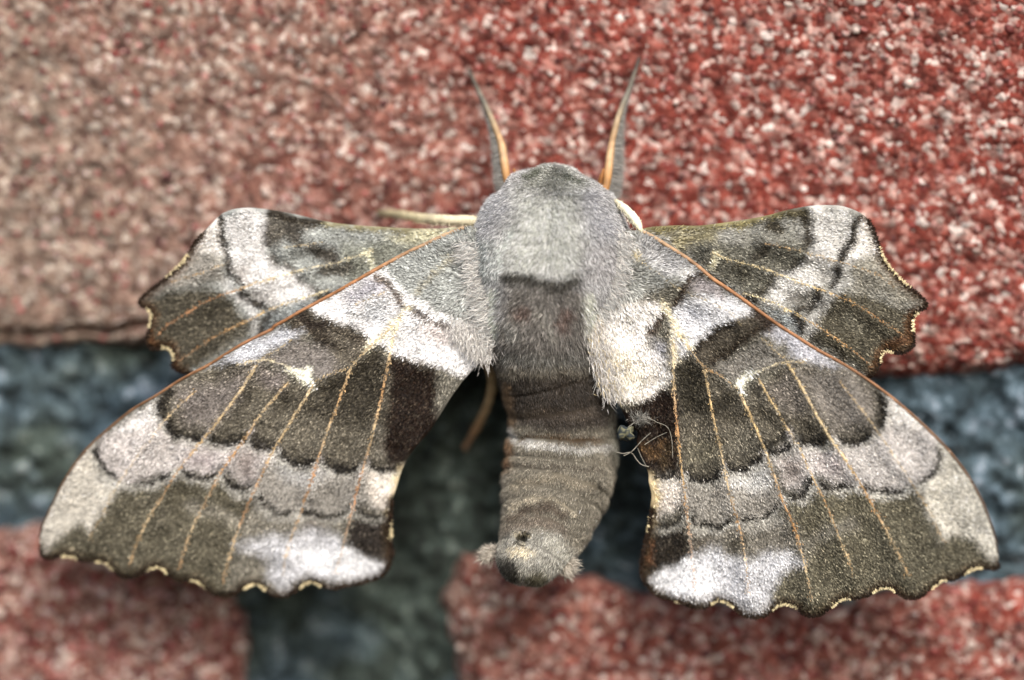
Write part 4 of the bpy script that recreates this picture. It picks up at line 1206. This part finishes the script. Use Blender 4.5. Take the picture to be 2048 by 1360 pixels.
limb('leg', G('985,452 947,442 900,440 841,435 790,427 757,424'), [6.0, 6.4, 6.0, 4.4, 2.4, 0.5], [20, 21, 20, 18, 15, 9], LEGC, moth)
limb('leg', np.vstack([G('985,690'), C6('205,-20 228,60 238,120 228,200 200,280 165,350 130,415 80,500')]), [5.6, 5.2, 4.6, 4.0, 3.2, 2.4, 1.6, 0.9, -0.6], [19, 18, 18, 18, 17, 16, 14, 12, 8], [(176, 154, 120), (170, 150, 116), (164, 144, 110), (150, 122, 90), (136, 104, 80)], moth)
limb('leg', C5('1040,300 1080,335 1130,385 1165,430 1190,478'), [7.0, 7.5, 7.8, 8.0, 8.4], [8, 15, 18, 17, 7], [(226, 218, 190), (240, 234, 210), (236, 226, 196)], moth)

for lg in [o for o in moth.children if o.name.startswith('leg')]:
    vv = np.array([v.co[:] for v in lg.data.vertices]) + ORIGIN[moth.name]
    cl = np.empty(len(vv) * 4, np.float32); lg.data.color_attributes['Col'].data.foreach_get('color', cl)
    cl = cl.reshape(-1, 4)[:, :3]
    nv_ = np.empty(len(vv) * 3, np.float32); lg.data.vertices.foreach_get('normal', nv_); nv_ = nv_.reshape(-1, 3)
    M = len(vv) * 3
    q_ = rng.integers(0, len(vv) - 2, M)
    b0 = vv[q_] + rng.normal(0, 1.0, (M, 3)) * PX
    d = nv_[q_] * 0.5 + rng.normal(0, .3, (M, 3)) + np.array([0, 0, -0.6])
    V, F, k = blades(b0, d, CAMV - b0, rng.uniform(4, 10, M) * PX, rng.uniform(0.9, 1.5, M) * PX, .2, rng.normal(0, .5, (M, 3)))
    obj('leg_hair', V, F, M_FUR, lg, np.repeat(cl[q_] * rng.uniform(0.6, 1.2, (M, 1)), k, 0), kind='stuff')

# ------------------------------------------------------------------ lint snagged on the wing
lp = P(D7('720,560')[:, 0], D7('720,560')[:, 1], np.array([9.6]))[0]
lint = empty('lint', tuple(lp))
tag(lint, 'wisp of pale fluff and fibres with a dark crumb snagged on the inner wing edge', 'lint')
M = 320
r1 = np.abs(rng.normal(0, 1, (M, 1)))
cpt = D7('700,530')[0]
bx, by = cpt[0] + rng.normal(0, 8, M), cpt[1] + rng.normal(0, 5, M)
hb = rf_H(bx, by) + rng.uniform(0.2, 1.4, M)
dv = rng.normal(0, 1, (M, 3))
V, F, k = blades(P(bx, by, hb), dv, rng.normal(0, 1, (M, 3)), rng.uniform(6, 16, M) * PX, rng.uniform(0.6, 1.1, M) * PX, 0.6, rng.normal(0, 1, (M, 3)))
obj('fluff', V, F, M_LINT, lint, np.repeat(lin((206, 203, 192)) * rng.uniform(0.15, 0.7, (M, 1)), k, 0), kind='stuff')
for t, w, dh in (('820,720 700,830 570,970 460,1030', 3.2, .9), ('360,980 450,1000 560,990 640,1090 700,1150 800,1180', 3.6, .8), ('650,930 700,1050 760,1160', 2.6, .5), ('1040,715 900,780 740,880', 2.6, .7), ('780,500 900,570 1050,640 1110,800 1125,1050', 2.4, .6), ('520,640 600,580 700,530', 3.0, .8)):
    cpx = catmull(D7(t), 2.0)
    z = rf_H(cpx[:, 0], cpx[:, 1]) + dh + (fbm(np.arange(len(cpx)) / 6, np.zeros(len(cpx)), 2, 5) - .5) * 0.5
    V, F = tube(P(cpx[:, 0], cpx[:, 1], z), np.full(len(cpx), w * 0.27 * PX), 6)
    obj('fibre', V, F, M_LINT, lint, np.tile(lin((142, 138, 126)), (len(V), 1)), smooth=True)
bm = bmesh.new(); bmesh.ops.create_icosphere(bm, subdivisions=3, radius=1)
cv = np.array([v.co[:] for v in bm.verts]); cf = np.array([[v.index for v in f.verts] for f in bm.faces]); bm.free()
rr = 1 + 1.5 * (fbm(cv[:, 0] * 3.2 + 5, cv[:, 2] * 2 + cv[:, 1] * 2.3 + 9, 3, 3) - 0.5)
cc0 = P(D7('490,730')[:, 0], D7('490,730')[:, 1], np.array([9.6]))[0]
V = cc0 + cv * rr[:, None] * np.array([17, 11, 14]) * PX
pal = np.where((fbm(cv[:, 0] * 4, cv[:, 2] * 4, 2, 8) > 0.58)[:, None], lin((112, 110, 86)), lin((48, 54, 56)))
obj('crumb', V, cf, M_LINT, lint, pal, smooth=False)
